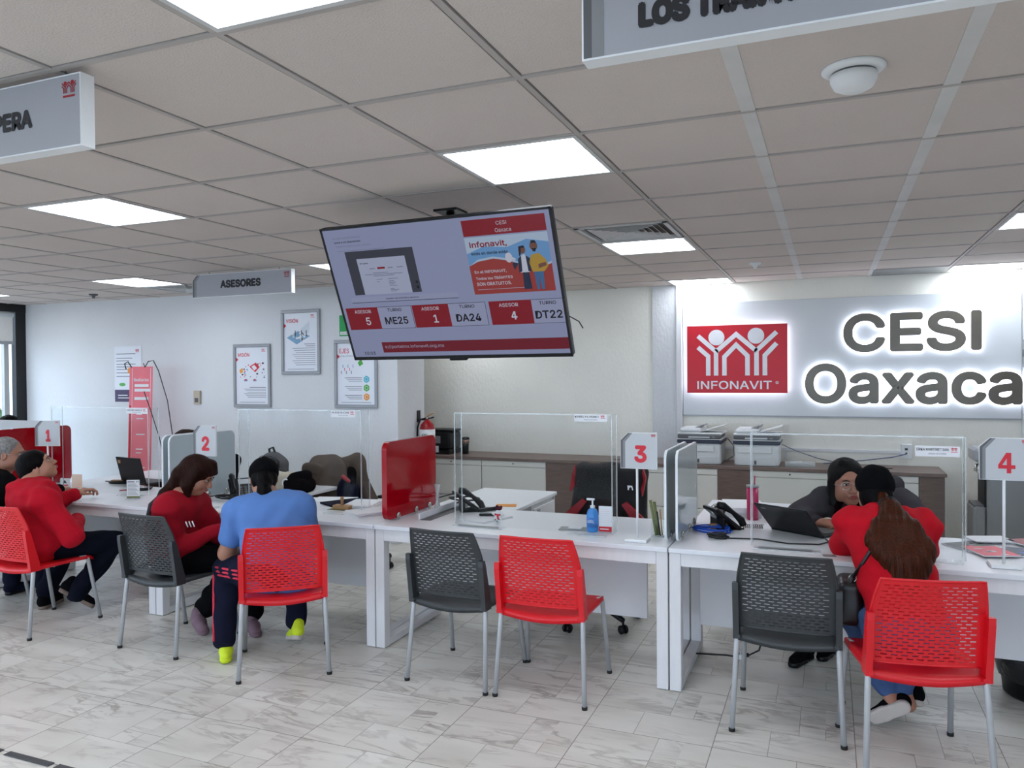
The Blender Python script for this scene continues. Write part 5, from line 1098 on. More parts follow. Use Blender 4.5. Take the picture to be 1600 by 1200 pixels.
t = thing('tumbler', 'magenta tumbler with straw behind the laptop on desk 4', 'tumbler', (-.435, 4.95, .7505)); MB().lathe([(0, 0), (.034, 0), (.036, .2), (0, .2)], M['magenta'], n=24).build('cup', t); MB().lathe([(0, .2), (.038, .2), (.038, .212), (0, .215)], M['frame'], n=24).build('lid', t); MB().tube([(.01, 0, .21), (.014, 0, .27)], .0035, M['magenta'], 8).build('straw', t)
# magazines at right
for k, (x, y, a, w, d, z, cs, lab) in enumerate(((.70, 4.52, 35, .2, .27, 0, ['signdark', 'green'], 'dark green magazine lying left of the number 4 base'), (.735, 4.42, 20, .17, .21, .008, ['pink', 'paper'], 'pale pink flyer on the magazines by the number 4 base'), (.90, 4.47, -10, .2, .2, .002, ['navy', 'blue'], 'blue leaflet right of the number 4 post'), (.78, 4.72, 20, .2, .14, .012, ['paper', 'paper'], 'blank white leaflet on top of the magazines at right'), (.97, 4.68, 30, .16, .2, .012, ['ext', 'gold'], 'red and yellow leaflet at the right edge'))):
    t = thing('magazine', lab, 'leaflet', (x, y, .751+z), rad(a), 'leaflets by the number 4 sign'); MB().box((-w/2, -d/2, 0), (w/2, d/2, .006), M['paper'], .001).build('pages', t)
    fl = Flat((-w/2, -d/2, .006), EX, EY, .0004); fl.rect(0, 0, w, d, M[cs[0]] if cs[0] != 'paper' else M['paper'], 1); rg = random.Random(k)
    if cs[0] != 'paper':
        for q in range(9): x_, y_ = rg.uniform(.01, w-.05), rg.uniform(.01, d-.05); fl.rect(x_, y_, x_+rg.uniform(.02, .05), y_+rg.uniform(.004, .03), M[[cs[1], 'paper', 'skn' if False else 'pink'][q % 3]], 2)
    fl.build('cover', t, fix=False)
t = thing('card', 'small card on desk 4 beside the elbow of the ponytailed visitor', 'card', (.0, 4.10, .751), rad(10)); MB().box((-.03, -.02, 0), (.03, .02, .002), M['signmid']).build('card', t)
# desk 1 clutter
t = thing('sunglasses_case', 'dark case with brown lining on desk 1 beside the laptop', 'case', (-5.60, 4.83, .751), rad(15)); MB().lathe([(0, 0), (.09, .0), (.1, .012), (.08, .024), (0, .024)], M['black'], n=24, Mx=Matrix.Diagonal((1, .5, 1, 1))).build('case', t); MB().box((-.07, -.02, .024), (.04, .02, .03), M['gold'], .004).build('lining', t)
t = thing('dish', 'small dark dish with a card on desk 1, left of the leaflet holder', 'dish', (-5.10, 4.62, .751)); MB().lathe([(0, 0), (.06, 0), (.075, .018), (.07, .018), (0, .006)], M['black'], n=24).build('dish', t); MB().box((-.02, -.02, .019), (.03, .02, .022), M['paper']).build('card', t)
tag(MB().tube([(-5.22, 4.50, .756), (-5.12, 4.58, .76)], .005, M['inkdred'], 8).build('pen', off=(-5.2, 4.55, .75)), 'dark red pen beside the small dish on desk 1', 'pen')
tag(MB().tube([(-5.80, 4.86, .756), (-5.68, 4.88, .757)], .005, M['black'], 8).build('pen', off=(-5.7, 4.85, .75)), 'black pen left of the case on desk 1', 'pen')
tag(MB().lathe([(0, 0), (.03, 0), (.028, .02), (0, .024)], M['black'], n=20).build('computer_mouse'), 'small black mouse on desk 1 near the clear screen edge', 'mouse').location = (-4.62, 4.42, .7505)
t = thing('orange_card_holder', 'translucent orange card holder on desk 1', 'card holder', (-5.72, 4.52, .7505), rad(15)); MB().box((-.045, 0, 0), (.045, .004, .11), clear('orange_acrylic', (1, .75, .6), .05, .1, .3)).box((-.045, -.03, 0), (.045, .03, .004), M['acr']).build('stand', t)
t = thing('business_cards', 'small stack of printed cards on desk 1 beside the orange holder', 'cards', (-5.86, 4.52, .7505), rad(15)); MB().box((-.04, 0, 0), (.04, .01, .07), M['paper']).build('cards', t); fl = Flat((-.04, 0, 0), EX, EZ); fl.poly([(.02, .03), (.06, .03), (.04, .06)], M['ink'], 1); fl.rect(.01, .01, .07, .02, M['inkred'], 1); fl.build('print', t, fix=False)
# bin
t = thing('waste_bin', 'black bin lined with a black bag under the desk at lower right', 'bin', (.975, 4.62, 0)); t.scale = (1, 1, .84)
MB().lathe([(0, .0), (.13, .0), (.15, .02), (.17, .25), (.178, .255)], M['black'], n=32).build('bucket', t)
rg = np.random.RandomState(5); n = 40; V = []; F = []
for j, (r_, z) in enumerate(((.173, .12), (.182, .18), (.186, .24), (.186, .262), (.176, .27), (.15, .24), (.13, .12))):
    for k in range(n): q = r_+rg.uniform(-.005, .005); V.append((q*cos(2*pi*k/n), q*sin(2*pi*k/n), z+rg.uniform(-.008, .008)))
F = [(j*n+k, j*n+(k+1) % n, (j+1)*n+(k+1) % n, (j+1)*n+k) for j in range(6) for k in range(n)]
mb = MB(); mb.add(V, F, M['binbag'], True); mb.build('bag', t, fix=False)
# tactile floor strips
for k, (x0, x1, l) in enumerate(((-3.50, -3.40, 'short dark floor strip at the very lower left corner'), (-3.36, -3.08, 'long dark raised floor strip at lower left'), (-3.05, -2.77, 'dark raised floor strip cut by the bottom edge'))):
    tag(MB().box((x0, 2.275, .0005), (x1, 2.31, .005), mat('floor_strip_grey', (72, 72, 74), .6), .004).build('floor_strip', off=((x0+x1)/2, 2.29, 0)), l, 'floor strip', 'raised floor guide strips')
office_chair('black office chair with red accents behind the middle desk', -1.45, 4.98, rad(-4), mat('black_mesh_fabric', (10, 8, 10), .8, bump=.3, bscale=300, var=.3, vscale=12), M['inkdred'], .60, 1.02)
CO2 = office_chair('office chair under the brown coat behind desk 2', -3.78, 5.72, rad(176), M['blackcloth'], None, .46, .90, .0)
office_chair('charcoal office chair under the clerk with glasses', .25, 5.45, 0, M['greyjacket'], None, .5, .95)
office_chair('dark office chair of the clerk behind the number 2 dividers', -5.18, 5.22, 0, M['blackcloth'], None, .5, .95)
office_chair('dark office chair hidden behind the grey topped board at far left', -7.7, 5.42, 0, M['blackcloth'], None, .5, .95)
# ------------------------------------------------------------------ people
A_ = lambda *v: np.array(v, float)
def nrm(v): v = np.asarray(v, float); return v/np.linalg.norm(v)
def frame_(fwd, up=(0, 0, 1), tilt=0):
    f = nrm(fwd); r = nrm(np.cross(f, up)); u = np.cross(r, f)
    if tilt: r, u = r*cos(tilt)+u*sin(tilt), -r*sin(tilt)+u*cos(tilt)
    return np.stack([r, f, u], 1)          # columns: right, forward, up
def head_prims(c, R, s=1.0):
    c = np.asarray(c, float); T = lambda *p: c+R@(A_(*p)*s)
    e = lambda p, r, k=.02, sg='': (sg+'e', T(*p), tuple(x*s for x in r), R, k)
    P = [e((0, -.012, .03), (.076, .094, .084)), e((0, .03, -.025), (.060, .060, .078), .03), e((0, .055, -.088), (.027, .026, .022), .03),
         e((.034, .052, -.035), (.026, .026, .03), .02), e((-.034, .052, -.035), (.026, .026, .03), .02), e((0, .078, .03), (.044, .012, .012), .015),
         e((.052, .012, -.06), (.018, .035, .03), .03), e((-.052, .012, -.06), (.018, .035, .03), .03)]
    P += [e((sx*.031, .088, .006), (.017, .012, .011), .012, '-') for sx in (1, -1)]
    P += [('c', T(0, .086, .012), T(0, .108, -.026), .007*s, .0105*s, .01), e((.012, .096, -.032), (.009, .01, .007), .006), e((-.012, .096, -.032), (.009, .01, .007), .006),
          e((0, .086, -.058), (.026, .014, .012), .01)]
    for sx in (1, -1): P += [e((sx*.077, -.008, -.008), (.009, .019, .031), .006), e((sx*.084, -.004, -.004), (.005, .01, .018), .004, '-')]
    return P
def face_bits(body, c, R, off, s=1.0, brow=None, glasses=False, lid=.0):
    c = np.asarray(c, float); T = lambda *p: Vector(c+R@(A_(*p)*s)); Rm = Matrix(R.tolist()).to_4x4()
    for sx in (1, -1):
        V, F = sdf_mesh([('e', c+R@(A_(sx*.031, .079, .007)*s), (.0115*s, .0115*s, (.0068-lid*.6)*s), R, 0)], .002)
        V2, F2 = sdf_mesh([('e', c+R@(A_(sx*.031, .0895, .007-lid*.5)*s), (.0056*s, .0028*s, .0056*s), R, 0)], .0012)
        raw_mesh('eye', [(V, F, 0), (V2, F2, 1)], [M['eyew'], M['black']], body, off)
        MB().tube([T(sx*.014, .0955, .025), T(sx*.03, .0945, .031), T(sx*.048, .083, .025)], [.0022*s, .0028*s, .0014*s], brow or M['hair'], 6).build('eyebrow', body, off=off)
        MB().tube([T(sx*.018, .0915, .013), T(sx*.031, .0925, .017-lid), T(sx*.045, .082, .011)], .0016*s, brow or M['hair'], 5).build('eyelashes', body, off=off)
    V, F = sdf_mesh([('e', T(0, .0985, -.0535), (.021*s, .0055*s, .0042*s), R, .003), ('e', T(0, .0975, -.0625), (.018*s, .006*s, .0052*s), R, .003)], .002); raw_mesh('lips', [(V, F, 0)], [M['lips']], body, off)
    if glasses:
        for sx in (1, -1):
            MB().tube([T(sx*.034+.024*cos(a), .104-.006*abs(cos(a)), .002+.020*sin(a)) for a in np.linspace(0, 2*pi, 21)[:-1]], .0017*s, M['chrome'], 6, closed=True).tube([T(sx*.058, .095, .006), T(sx*.079, .05, .006), T(sx*.084, -.005, .004)], .0012*s, M['chrome'], 6).build('glasses_rim', body, off=off)
        MB().tube([T(-.011, .104, .006), T(0, .107, .009), T(.011, .104, .006)], .0012*s, M['chrome'], 6).build('glasses_bridge', body, off=off)
def hand_prims(w, d, n, side, curl=.5, s=1.0, spread=.06):
    """w wrist, d pointing dir, n back-of-hand normal, side +1: thumb on d x n side"""
    w = np.asarray(w, float); d = nrm(d); n = nrm(np.asarray(n)-np.dot(n, d)*d); t = np.cross(d, n)*side; P = []
    P.append(('c', w-d*.02*s, w+d*.02*s, .024*s, .026*s, .02))
    L = (.040, .045, .042, .034); X = (.028, .009, -.010, -.027)
    for i, (x, l) in enumerate(zip(X, L)):
        k = w+d*.088*s*(1-.05*abs(i-1))+t*x*s
        P.append(('c', w+d*.02*s+t*x*.55*s, k, .014*s, .0115*s, .014))
        a = curl*(.8+.12*i); p = k; dr = nrm(d+t*spread*(1.5-i))
        for j, (f_, r_) in enumerate(((1, .0092), (.7, .0084), (.55, .0078))):
            ang = a*(.7+.35*j); ax = dr*cos(ang)-n*sin(ang); q = p+ax*l*f_*s; P.append(('c', p, q, r_*s, r_*.93*s, .003)); p = q; n_ = n*cos(ang)+dr*sin(ang); dr = ax; n = n_ if j == 0 else n_
        n = nrm(np.asarray(n_)*0+_n0(d, t, side))
    n = _n0(d, t, side); a0 = w+d*.028*s+t*.02*s; a1 = a0+(d*.55+t*.75-n*.25)*.036*s; a2 = a1+(d*.85+t*.25-n*.35)*.03*s; a3 = a2+(d*.9-n*.4)*.024*s
    P += [('c', a0, a1, .0145*s, .0115*s, .012), ('c', a1, a2, .0105*s, .0095*s, .004), ('c', a2, a3, .0095*s, .008*s, .003)]
    return P
def _n0(d, t, side): return np.cross(t*side, d) if side else np.cross(t, d)
def hand_mesh(w, d, n, side, curl=.5, s=1.0): return sdf_mesh(hand_prims(w, d, n, side, curl, s), .0034)
def torso_prims(pel, mid, ch, lat, r0=.115, r1=.115, r2=.10, w=.065, k=.06):
    P = []; lat = nrm(lat)
    for s in (-1, 1):
        P += [('c', pel+lat*w*s, mid+lat*w*.85*s, r0, r1, k), ('c', mid+lat*w*.85*s, ch+lat*w*1.15*s, r1, r2, k)]
    return P
def arm_prims(sh, el, wr, r=(.062, .05, .042, .034), k=.03): return [('c', sh, el, r[0], r[1], k), ('c', el, wr, r[1]*.96, r[3], k)]
def shoe_prims(heel, toe, up=(0, 0, 1), s=1.0):
    heel = A_(*heel); toe = A_(*toe); d = nrm(toe-heel); L = np.linalg.norm(toe-heel); u = nrm(A_(*up)-np.dot(A_(*up), d)*d)
    Rc = np.stack([np.cross(d, u), d, u], 1)
    U = [('c', heel+d*.035+u*.05, heel+d*.10+u*.045, .036*s, .038*s, .02), ('c', heel+d*.10+u*.042, toe-d*.045+u*.033, .038*s, .032*s, .02), ('c', heel+d*.04+u*.06, heel+d*.045+u*.095, .036*s, .037*s, .02)]
    S_ = [('c', heel+d*.04+u*.015, heel+d*.13+u*.015, .034*s, .034*s, .01), ('c', heel+d*.13+u*.015, toe-d*.04+u*.017, .036*s, .034*s, .01)]
    U.append(('-e', heel+d*L/2-u*.084, (.4, .5, .1), Rc, .004))
    # flatten the sole: cut below the ground plane of the shoe
    c = heel+d*L/2-u*.097; R = np.stack([np.cross(d, u), d, u], 1)
    S_ += [('-e', c, (.4, .5, .1), R, .004)]
    c2 = heel+d*L/2+u*.135
    S_ += [('-e', c2, (.5, .8, .105), R, .004)]
    return U, S_
def shoe(parent, heel, toe, m_, sm, off, up=(0, 0, 1), s=1.0, laces=None):
    U, S_ = shoe_prims(heel, toe, up, s); V, F = sdf_mesh(U, .006); o = raw_mesh('shoe', [(V, F, 0)], [m_], parent, off)
    V, F = sdf_mesh(S_, .006); raw_mesh('sole', [(V, F, 0)], [sm], o, (0, 0, 0) if parent is None else off)
    return o
def hair_disp(c, amp=.004, f=110):
    c = np.asarray(c)
    def fn(X, Y, Z):
        a = np.arctan2(Y-c[1], X-c[0])+.6*np.sin(6*Z)
        return amp*(np.sin(f*.25*a+9*Z)+.6*np.sin(f*.6*a-14*Z)+.5*np.sin(80*X+60*Y))
    return fn
def person(label, base, group=None):
    return base
class Person:
    def __init__(s, label, off, group=None): s.label = label; s.off = np.array(off, float); s.parts = []; s.group = group
    def add(s, prims, res=.007, mi=0): s.parts.append((*sdf_mesh(prims, res), mi)); return s
    def body(s, mats):
        o = raw_mesh('person', s.parts, mats, None, tuple(s.off)); tag(o, s.label, 'person', s.group); s.o = o; return o
    def cloth(s, name, prims, m_, res=.008, amp=.004, f=34, seed=1, disp=None):
        V, F = sdf_mesh(prims, res, disp or (folds(amp*1.25, f*1.9, seed) if amp else None)); return raw_mesh(name, [(V, F, 0)], [m_], s.o, tuple(s.off))
def legs_cloth(hips, knees, anks, rh=.088, rk=.066, ra=.052, pel=None, k=.035):
    P = []
    for h, kn, an in zip(hips, knees, anks): P += [('c', h, kn, rh, rk, k), ('c', kn, an, rk*.98, ra, .02)]
    if pel is not None: P += [('e', pel, (.17, .14, .11), None, .06)]
    return P

# --- visitor with the ponytail at counter 4
def visitor_right():
    pel = A_(.315, 3.74, .56); mid = A_(.28, 3.84, .72); ch = A_(.245, 3.98, .885); shL = A_(.10, 4.05, .925); shR = A_(.40, 4.08, .93)
    elL = A_(.075, 4.17, .795); wrL = A_(.20, 4.33, .80); elR = A_(.415, 4.19, .80); wrR = A_(.27, 4.35, .80); lat = shR-shL
    hc = A_(.205, 4.14, 1.075); R = frame_((-.12, 1, -.12)); nk = A_(.235, 4.04, .97)
    P = Person('ponytailed person in a bright red hoodie and black cap leaning on desk 4', (.33, 3.72, 0))
    P.add(head_prims(hc, R, .95)+[('c', hc+R@A_(0, -.03, -.05), nk, .052, .055, .03)], .005)
    P.add(torso_prims(pel, mid, ch, lat, .08, .07, .07, .045)+arm_prims(shL, elL, wrL, (.045, .036, .03, .024))+arm_prims(shR, elR, wrR, (.045, .036, .03, .024))+[('c', nk, ch, .055, .08, .03)], .012)
    hips = [A_(.25, 3.73, .535), A_(.42, 3.76, .535)]; knees = [A_(.075, 4.10, .52), A_(.42, 4.18, .52)]; anks = [A_(.25, 4.0, .175), A_(.315, 4.03, .17)]
    P.add([('c', h, k, .07, .05, .02) for h, k in zip(hips, knees)]+[('c', k, a, .05, .034, .02) for k, a in zip(knees, anks)]+[('c', anks[0], A_(.27, 3.96, .12), .034, .032, .01), ('c', anks[1], A_(.34, 3.99, .11), .034, .032, .01)], .01)
    P.parts.append((*hand_mesh(wrL, (1, .35, -.05), (0, 0, 1), 1, .5, .92), 0)); P.parts.append((*hand_mesh(wrR, (-1, .3, -.02), (0, 0, 1), -1, .6, .92), 0))
    b = P.body([M['skin']]); off = tuple(P.off)
    face_bits(b, hc, R, off, .95)
    top = torso_prims(pel, mid, ch, lat, .108, .102, .108, .058, .06)+[('c', ch-nrm(lat)*.02, shL, .095, .068, .06), ('c', ch, shR, .095, .068, .06), ('c', nk+A_(0, -.02, -.01), shL, .062, .062, .06), ('c', nk+A_(0, -.02, -.01), shR, .062, .062, .06)]
    top += [('c', shL, elL, .074, .064, .03), ('c', elL, wrL, .062, .046, .03), ('c', shR, elR, .074, .064, .03), ('c', elR, wrR, .062, .046, .03)]
    top += [('c', nk+A_(-.045, -.015, .012), nk+A_(-.09, .005, -.02), .038, .036, .03), ('c', nk+A_(.05, -.015, .012), nk+A_(.1, .01, -.02), .04, .036, .03), ('e', nk+A_(.01, -.06, -.02), (.11, .05, .065), None, .04)]
    top += [('-e', A_(.33, 3.75, .35), (.3, .3, .12), None, .01)]
    P.cloth('hoodie', top, M['hoodie2'], .0075, .005, 30, 3)
    P.cloth('jeans', legs_cloth(hips, knees, anks, .09, .07, .052, pel-A_(0, 0, .03)), M['denim'], .009, .004, 40, 5)
    # black knitted cap
    P.cloth('cap', [('e', hc+R@A_(0, -.01, .035), (.088, .104, .092), R, 0), ('-e', hc+R@A_(0, .06, -.10), (.13, .10, .11), R, .02), ('-e', hc+R@A_(0, -.02, -.115), (.13, .16, .10), R, .02)], M['blackcloth'], .006, .0015, 60, 2)
    # ponytail: gathered at the nape, fanning over the back
    a = hc+R@A_(.015, -.105, -.03); P.cloth('hair', [('e', hc+R@A_(0, -.03, -.02), (.075, .086, .088), R, .02), ('e', hc+R@A_(.01, -.085, -.05), (.045, .035, .045), R, .02), ('-e', hc+R@A_(0, .10, -.04), (.09, .09, .12), R, .01)], M['hair'], .006, 0, disp=hair_disp(hc, .0008)); tl = [('c', a, a+A_(.03, -.07, -.04), .03, .034, .02)]
    ends = [(.215, 3.82, .85), (.235, 3.78, .79), (.26, 3.755, .745), (.285, 3.735, .715), (.31, 3.73, .70), (.33, 3.725, .70), (.35, 3.735, .71), (.37, 3.76, .745), (.39, 3.80, .80)]
    for q in ends:
        m1 = A_(.275+(q[0]-.3)*.75, 3.86, .95); m2 = (m1+A_(*q))/2+A_((q[0]-.3)*.25, -.025, .0); tl += [('c', a+A_(.03, -.07, -.04), m1, .034, .036, .02), ('c', m1, m2, .036, .036, .03), ('c', m2, A_(*q), .034, .02, .045)]
    P.cloth('ponytail', tl, M['hairtail'], .0055, 0, disp=lambda X, Y, Z: .0022*np.sin(120*(X-.29)/(1.35-Z*.8)+3*np.sin(7*Z))+.0016*np.sin(260*(X-.29)/(1.3-Z*.75)+5*Z))
    MB().tube([a+A_(.022, -.05, -.028)+A_(.04*cos(t_), 0.012*sin(t_), .036*sin(t_)) for t_ in np.linspace(0, 2*pi, 17)[:-1]], .008, M['black'], 8, closed=True).build('hair_tie', b, off=off)
    # shoes: toes down behind, soles toward the camera
    s1 = shoe(b, (.345, 3.92, .135), (.165, 3.93, .028), M['blackcloth'], M['sole'], off, (.12, .95, .3)); 
    s2 = shoe(b, (.40, 4.02, .10), (.27, 4.16, .02), M['blackcloth'], M['sole'], off, (.2, .2, 1))
    MB().tube([A_(.235, 4.01, .14), A_(.225, 4.0, .17), A_(.25, 4.02, .165), A_(.24, 4.03, .13)], .004, M['black'], 6).build('laces', s1, off=off)
    # shoulder bag worn across
    t = thing('handbag', 'black leather handbag hanging at the left hip of the ponytailed visitor', 'bag', (.06, 3.86, .50)); L = t.location
    V, F = sdf_mesh([('b', (.085, 3.90, .60), (.025, .07, .07), .03, 0), ('b', (.085, 3.90, .66), (.02, .06, .015), .02, .02)], .007, folds(.004, 50, 4)); raw_mesh('pouch', [(V, F, 0)], [M['leather']], t, tuple(L))
    MB().tube([(.10, 3.84, .72), (.14, 3.79, .80), (.20, 3.83, .90), (.26, 3.87, .98), (.30, 3.93, 1.0)], .0085, M['leather'], 8).build('strap', t, off=L)
    MB().tube([(.085, 3.84, .66), (.09, 3.83, .70), (.10, 3.84, .73)], .013, M['leather'], 8).build('strap_tab', t, off=L); MB().tube([A_(.098, 3.835, .715)+A_(.016*cos(a), 0, .016*sin(a)) for a in np.linspace(0, 2*pi, 13)[:-1]], .003, M['chrome'], 6, closed=True).build('buckle', t, off=L)
visitor_right()

# --- clerk with glasses behind desk 4
def clerk():
    HS = 1.12; hc = A_(.10, 4.97, .998); R = frame_((.26, -1, -.02), tilt=rad(-5)); nk = A_(.13, 5.09, .89); pel = A_(.25, 5.42, .55); mid = A_(.24, 5.30, .70); ch = A_(.20, 5.17, .83)
    shR = A_(-.03, 5.08, .865); shL = A_(.40, 5.12, .865); elR = A_(-.17, 4.92, .80); elL = A_(.50, 4.90, .80); wrR = A_(-.06, 4.78, .79); wrL = A_(.12, 4.72, .79); lat = shL-shR
    P = Person('clerk with round glasses and dark hair in a charcoal jacket leaning on desk 4', (.25, 5.42, 0))
    P.add(head_prims(hc, R, HS)+[('c', hc+R@A_(0, -.02, -.06), nk, .05, .058, .03), ('c', nk, ch, .06, .09, .04)], .0042)
    P.add(torso_prims(pel, mid, ch, lat, .10, .10, .09)+arm_prims(shR, elR, wrR, (.05, .038, .03, .024))+arm_prims(shL, elL, wrL, (.05, .038, .03, .024)), .012)
    P.parts.append((*hand_mesh(wrR+A_(.005, -.01, .0), (.95, -.25, -.02), (.1, -.35, .9), -1, .55, 1.0), 0)); P.parts.append((*hand_mesh(wrL+A_(-.01, -.0, .005), (-1, .12, .0), (-.1, -.45, .85), 1, .75, 1.0), 0))
    hips = [A_(.15, 5.40, .53), A_(.35, 5.40, .53)]; knees = [A_(.02, 5.0, .50), A_(.2, 4.98, .50)]; anks = [A_(-.12, 4.72, .11), A_(0, 4.95, .11)]
    P.add([('c', h, k, .07, .05, .02) for h, k in zip(hips, knees)]+[('c', k, a, .05, .034, .02) for k, a in zip(knees, anks)], .012)
    b = P.body([M['skin2']]); off = tuple(P.off)
    face_bits(b, hc, R, off, HS, glasses=True)
    top = torso_prims(pel, mid, ch, lat, .125, .125, .12, .07, .06)+[('c', ch, shR, .11, .08, .06), ('c', ch, shL, .11, .08, .06), ('c', shR, elR, .084, .066, .04), ('c', elR, wrR-A_(.01, -.01, 0), .064, .042, .03), ('c', shL, elL, .084, .066, .04), ('c', elL, wrL+A_(.03, .01, 0), .064, .042, .03)]
    top += [('c', nk+A_(-.05, .01, -.02), nk+A_(-.01, -.065, -.09), .028, .026, .02), ('c', nk+A_(.06, .01, -.02), nk+A_(.0, -.065, -.09), .028, .026, .02)]
    P.cloth('jacket', top, M['greyjacket'], .008, .005, 28, 8)
    MB().tube([nk+A_(-.012, -.098, -.10), nk+A_(-.018, -.115, -.15), nk+A_(-.02, -.125, -.20)], .0035, M['maroon'], 6).build('zip', b, off=off); MB().tube([nk+A_(-.016, -.112, -.115), nk+A_(-.022, -.124, -.145)], .003, M['chrome'], 6).build('zip_pull', b, off=off)
    P.cloth('trousers', legs_cloth(hips, knees, anks, .09, .07, .055, pel), M['blackcloth'], .011, .004, 30, 2)
    hair = [('e', hc+R@A_(0, -.022, .045), (.087, .102, .088), R, 0), ('e', hc+R@A_(0, -.06, -.02), (.082, .07, .09), R, .03), ('c', hc+R@A_(.078, -.005, .01), hc+R@A_(.082, -.01, -.10), .022, .02, .02), ('c', hc+R@A_(-.08, -.01, .03), hc+R@A_(-.085, -.03, -.12), .026, .024, .02),
            ('c', hc+R@A_(.03, .04, .115), hc+R@A_(-.08, .02, .04), .018, .022, .02), ('c', hc+R@A_(-.07, -.03, -.05), hc+R@A_(-.06, -.05, -.16), .04, .03, .03), ('c', hc+R@A_(.05, -.06, -.05), hc+R@A_(.05, -.07, -.15), .04, .03, .03),
            ('-e', hc+R@A_(.004, .115, -.012), (.066, .08, .098), R, .012)]
    sc = lambda q: tuple(hc+(np.asarray(q)-hc)*HS)
    hair = [(q[0], sc(q[1]), sc(q[2]), q[3]*HS, q[4]*HS, q[5]) if q[0] == 'c' else (q[0], sc(q[1]), tuple(x*HS for x in q[2]), q[3], q[4]) for q in hair]
    P.cloth('hair', hair, M['hair'], .005, 0, disp=hair_disp(hc, .0008))
    for h, t_ in (((-.10, 4.80, .0), (-.20, 4.56, .0)), ((.02, 4.95, 0), (-.05, 4.72, 0))): shoe(b, h, t_, M['blackcloth'], M['black'], off)
clerk()

# --- person in the blue shirt, back to the camera
def blue_shirt():
    pel = A_(-2.93, 3.60, .54); mid = A_(-2.98, 3.66, .68); ch = A_(-3.055, 3.69, .84); shL = A_(-3.235, 3.61, .855); shR = A_(-2.90, 3.76, .875); lat = shR-shL
    hc = A_(-3.20, 3.80, 1.035); R = frame_((-.75, .85, -.45)); nk = A_(-3.13, 3.72, .93)
    elL = A_(-3.335, 3.62, .60); wrL = A_(-3.33, 3.82, .60); elR = A_(-2.97, 3.96, .66); wrR = A_(-3.12, 4.05, .78)
    hips = [A_(-3.0, 3.54, .53), A_(-2.87, 3.68, .53)]; knees = [A_(-3.36, 3.66, .50), A_(-3.13, 4.03, .50)]; anks = [A_(-3.275, 3.53, .12), A_(-3.02, 3.86, .15)]
    P = Person('person in a blue shirt and black cap seen from behind on a red chair', (-2.93, 3.60, 0))
    P.add(head_prims(hc, R, .98)+[('c', hc+R@A_(0, -.02, -.05), nk, .054, .06, .03), ('c', nk, ch, .065, .09, .04)], .0048)
    P.add(torso_prims(pel, mid, ch, lat, .105, .105, .095)+arm_prims(shL, elL, wrL, (.054, .045, .036, .027))+arm_prims(shR, elR, wrR, (.054, .043, .036, .027)), .008)
    P.add([('c', h, k, .07, .05, .02) for h, k in zip(hips, knees)]+[('c', k, a, .05, .034, .02) for k, a in zip(knees, anks)], .012)
    P.parts.append((*hand_mesh(wrL, (.25, .95, .1), (-.6, 0, .7), -1, .8, 1.0), 0)); P.parts.append((*hand_mesh(wrR, (-.9, .3, -.1), (0, 0, 1), -1, .5, 1.0), 0))
    b = P.body([M['skin']]); off = tuple(P.off); face_bits(b, hc, R, off, .98)
    top = torso_prims(pel+A_(0, 0, -.03), mid, ch, lat, .135, .133, .128, .075, .06)+[('c', ch, shL, .115, .078, .06), ('c', ch, shR, .115, .078, .06), ('c', shL, shL+(elL-shL)*.62, .08, .066, .04), ('c', shR, shR+(elR-shR)*.62, .08, .066, .04), ('e', nk+A_(.0, 0, -.03), (.075, .075, .03), None, .03)]
    P.cloth('shirt', top, M['shirt'], .0075, .0035, 26, 11)
    tr = P.cloth('trousers', legs_cloth(hips, knees, anks, .10, .08, .058, pel-A_(0, 0, .02)), M['navycloth'], .009, .005, 30, 12)
    # crimson side stripes of the left leg
    dv = nrm(np.cross(knees[0]-hips[0], (0, 0, 1))); sd = -dv
    o1 = A_(-.62, -.78, 0); 
    for k_ in range(3):
        z_ = -.028+.022*k_
        pts = [hips[0]+(knees[0]-hips[0])*q+nrm(A_(-.7, -.7, 0))*(.107-.02*q)*cos(z_/.09)+A_(0, 0, z_) for q in (.15, .4, .65, .9)]
        pts2 = [knees[0]+(anks[0]-knees[0])*q+(nrm(A_(-.75, -.66, 0))*(.081-.024*q)+nrm(A_(.66, -.75, 0))*(.022*(k_-1))) for q in (.08, .35, .65, 1.0)]
        MB().tube(pts, .007, M['stripe'], 6).tube(pts2, .007, M['stripe'], 6).build('side_stripe', tr, off=off)
    P.cloth('cap', [('e', hc+R@A_(0, -.008, .035), (.089, .104, .09), R, 0), ('-e', hc+R@A_(0, .02, -.105), (.14, .17, .10), R, .015), ('c', hc+R@A_(-.04, .09, .02), hc+R@A_(.04, .09, .02), .012, .012, .02), ('c', hc+R@A_(-.03, .13, .01), hc+R@A_(.03, .13, .01), .009, .009, .02)], M['blackcloth'], .006, .0012, 60, 2)
    a = hc+R@A_(0, -.09, -.03)
    P.cloth('hair', [('e', hc+R@A_(0, -.03, -.01), (.078, .08, .085), R, 0), ('e', hc+R@A_(0, -.095, -.045), (.045, .04, .05), R, .02), ('c', a, A_(-3.10, 3.68, .965), .038, .04, .02), ('c', A_(-3.10, 3.68, .965), A_(-3.05, 3.60, .90), .04, .028, .02), ('c', A_(-3.05, 3.60, .90), A_(-3.03, 3.57, .845), .028, .008, .02), ('-e', hc+R@A_(0, .105, -.03), (.075, .09, .1), R, .01)], M['hair'], .0055, 0, disp=hair_disp(hc, .0010))
    shoe(b, (-3.32, 3.60, .03), (-3.205, 3.46, .0), M['neon'], M['neon'], off, (0, 0, 1), .95); shoe(b, (-2.945, 3.78, .075), (-3.13, 3.93, .0), M['neon'], M['sole'], off, (.3, 0, 1), .95)
blue_shirt()

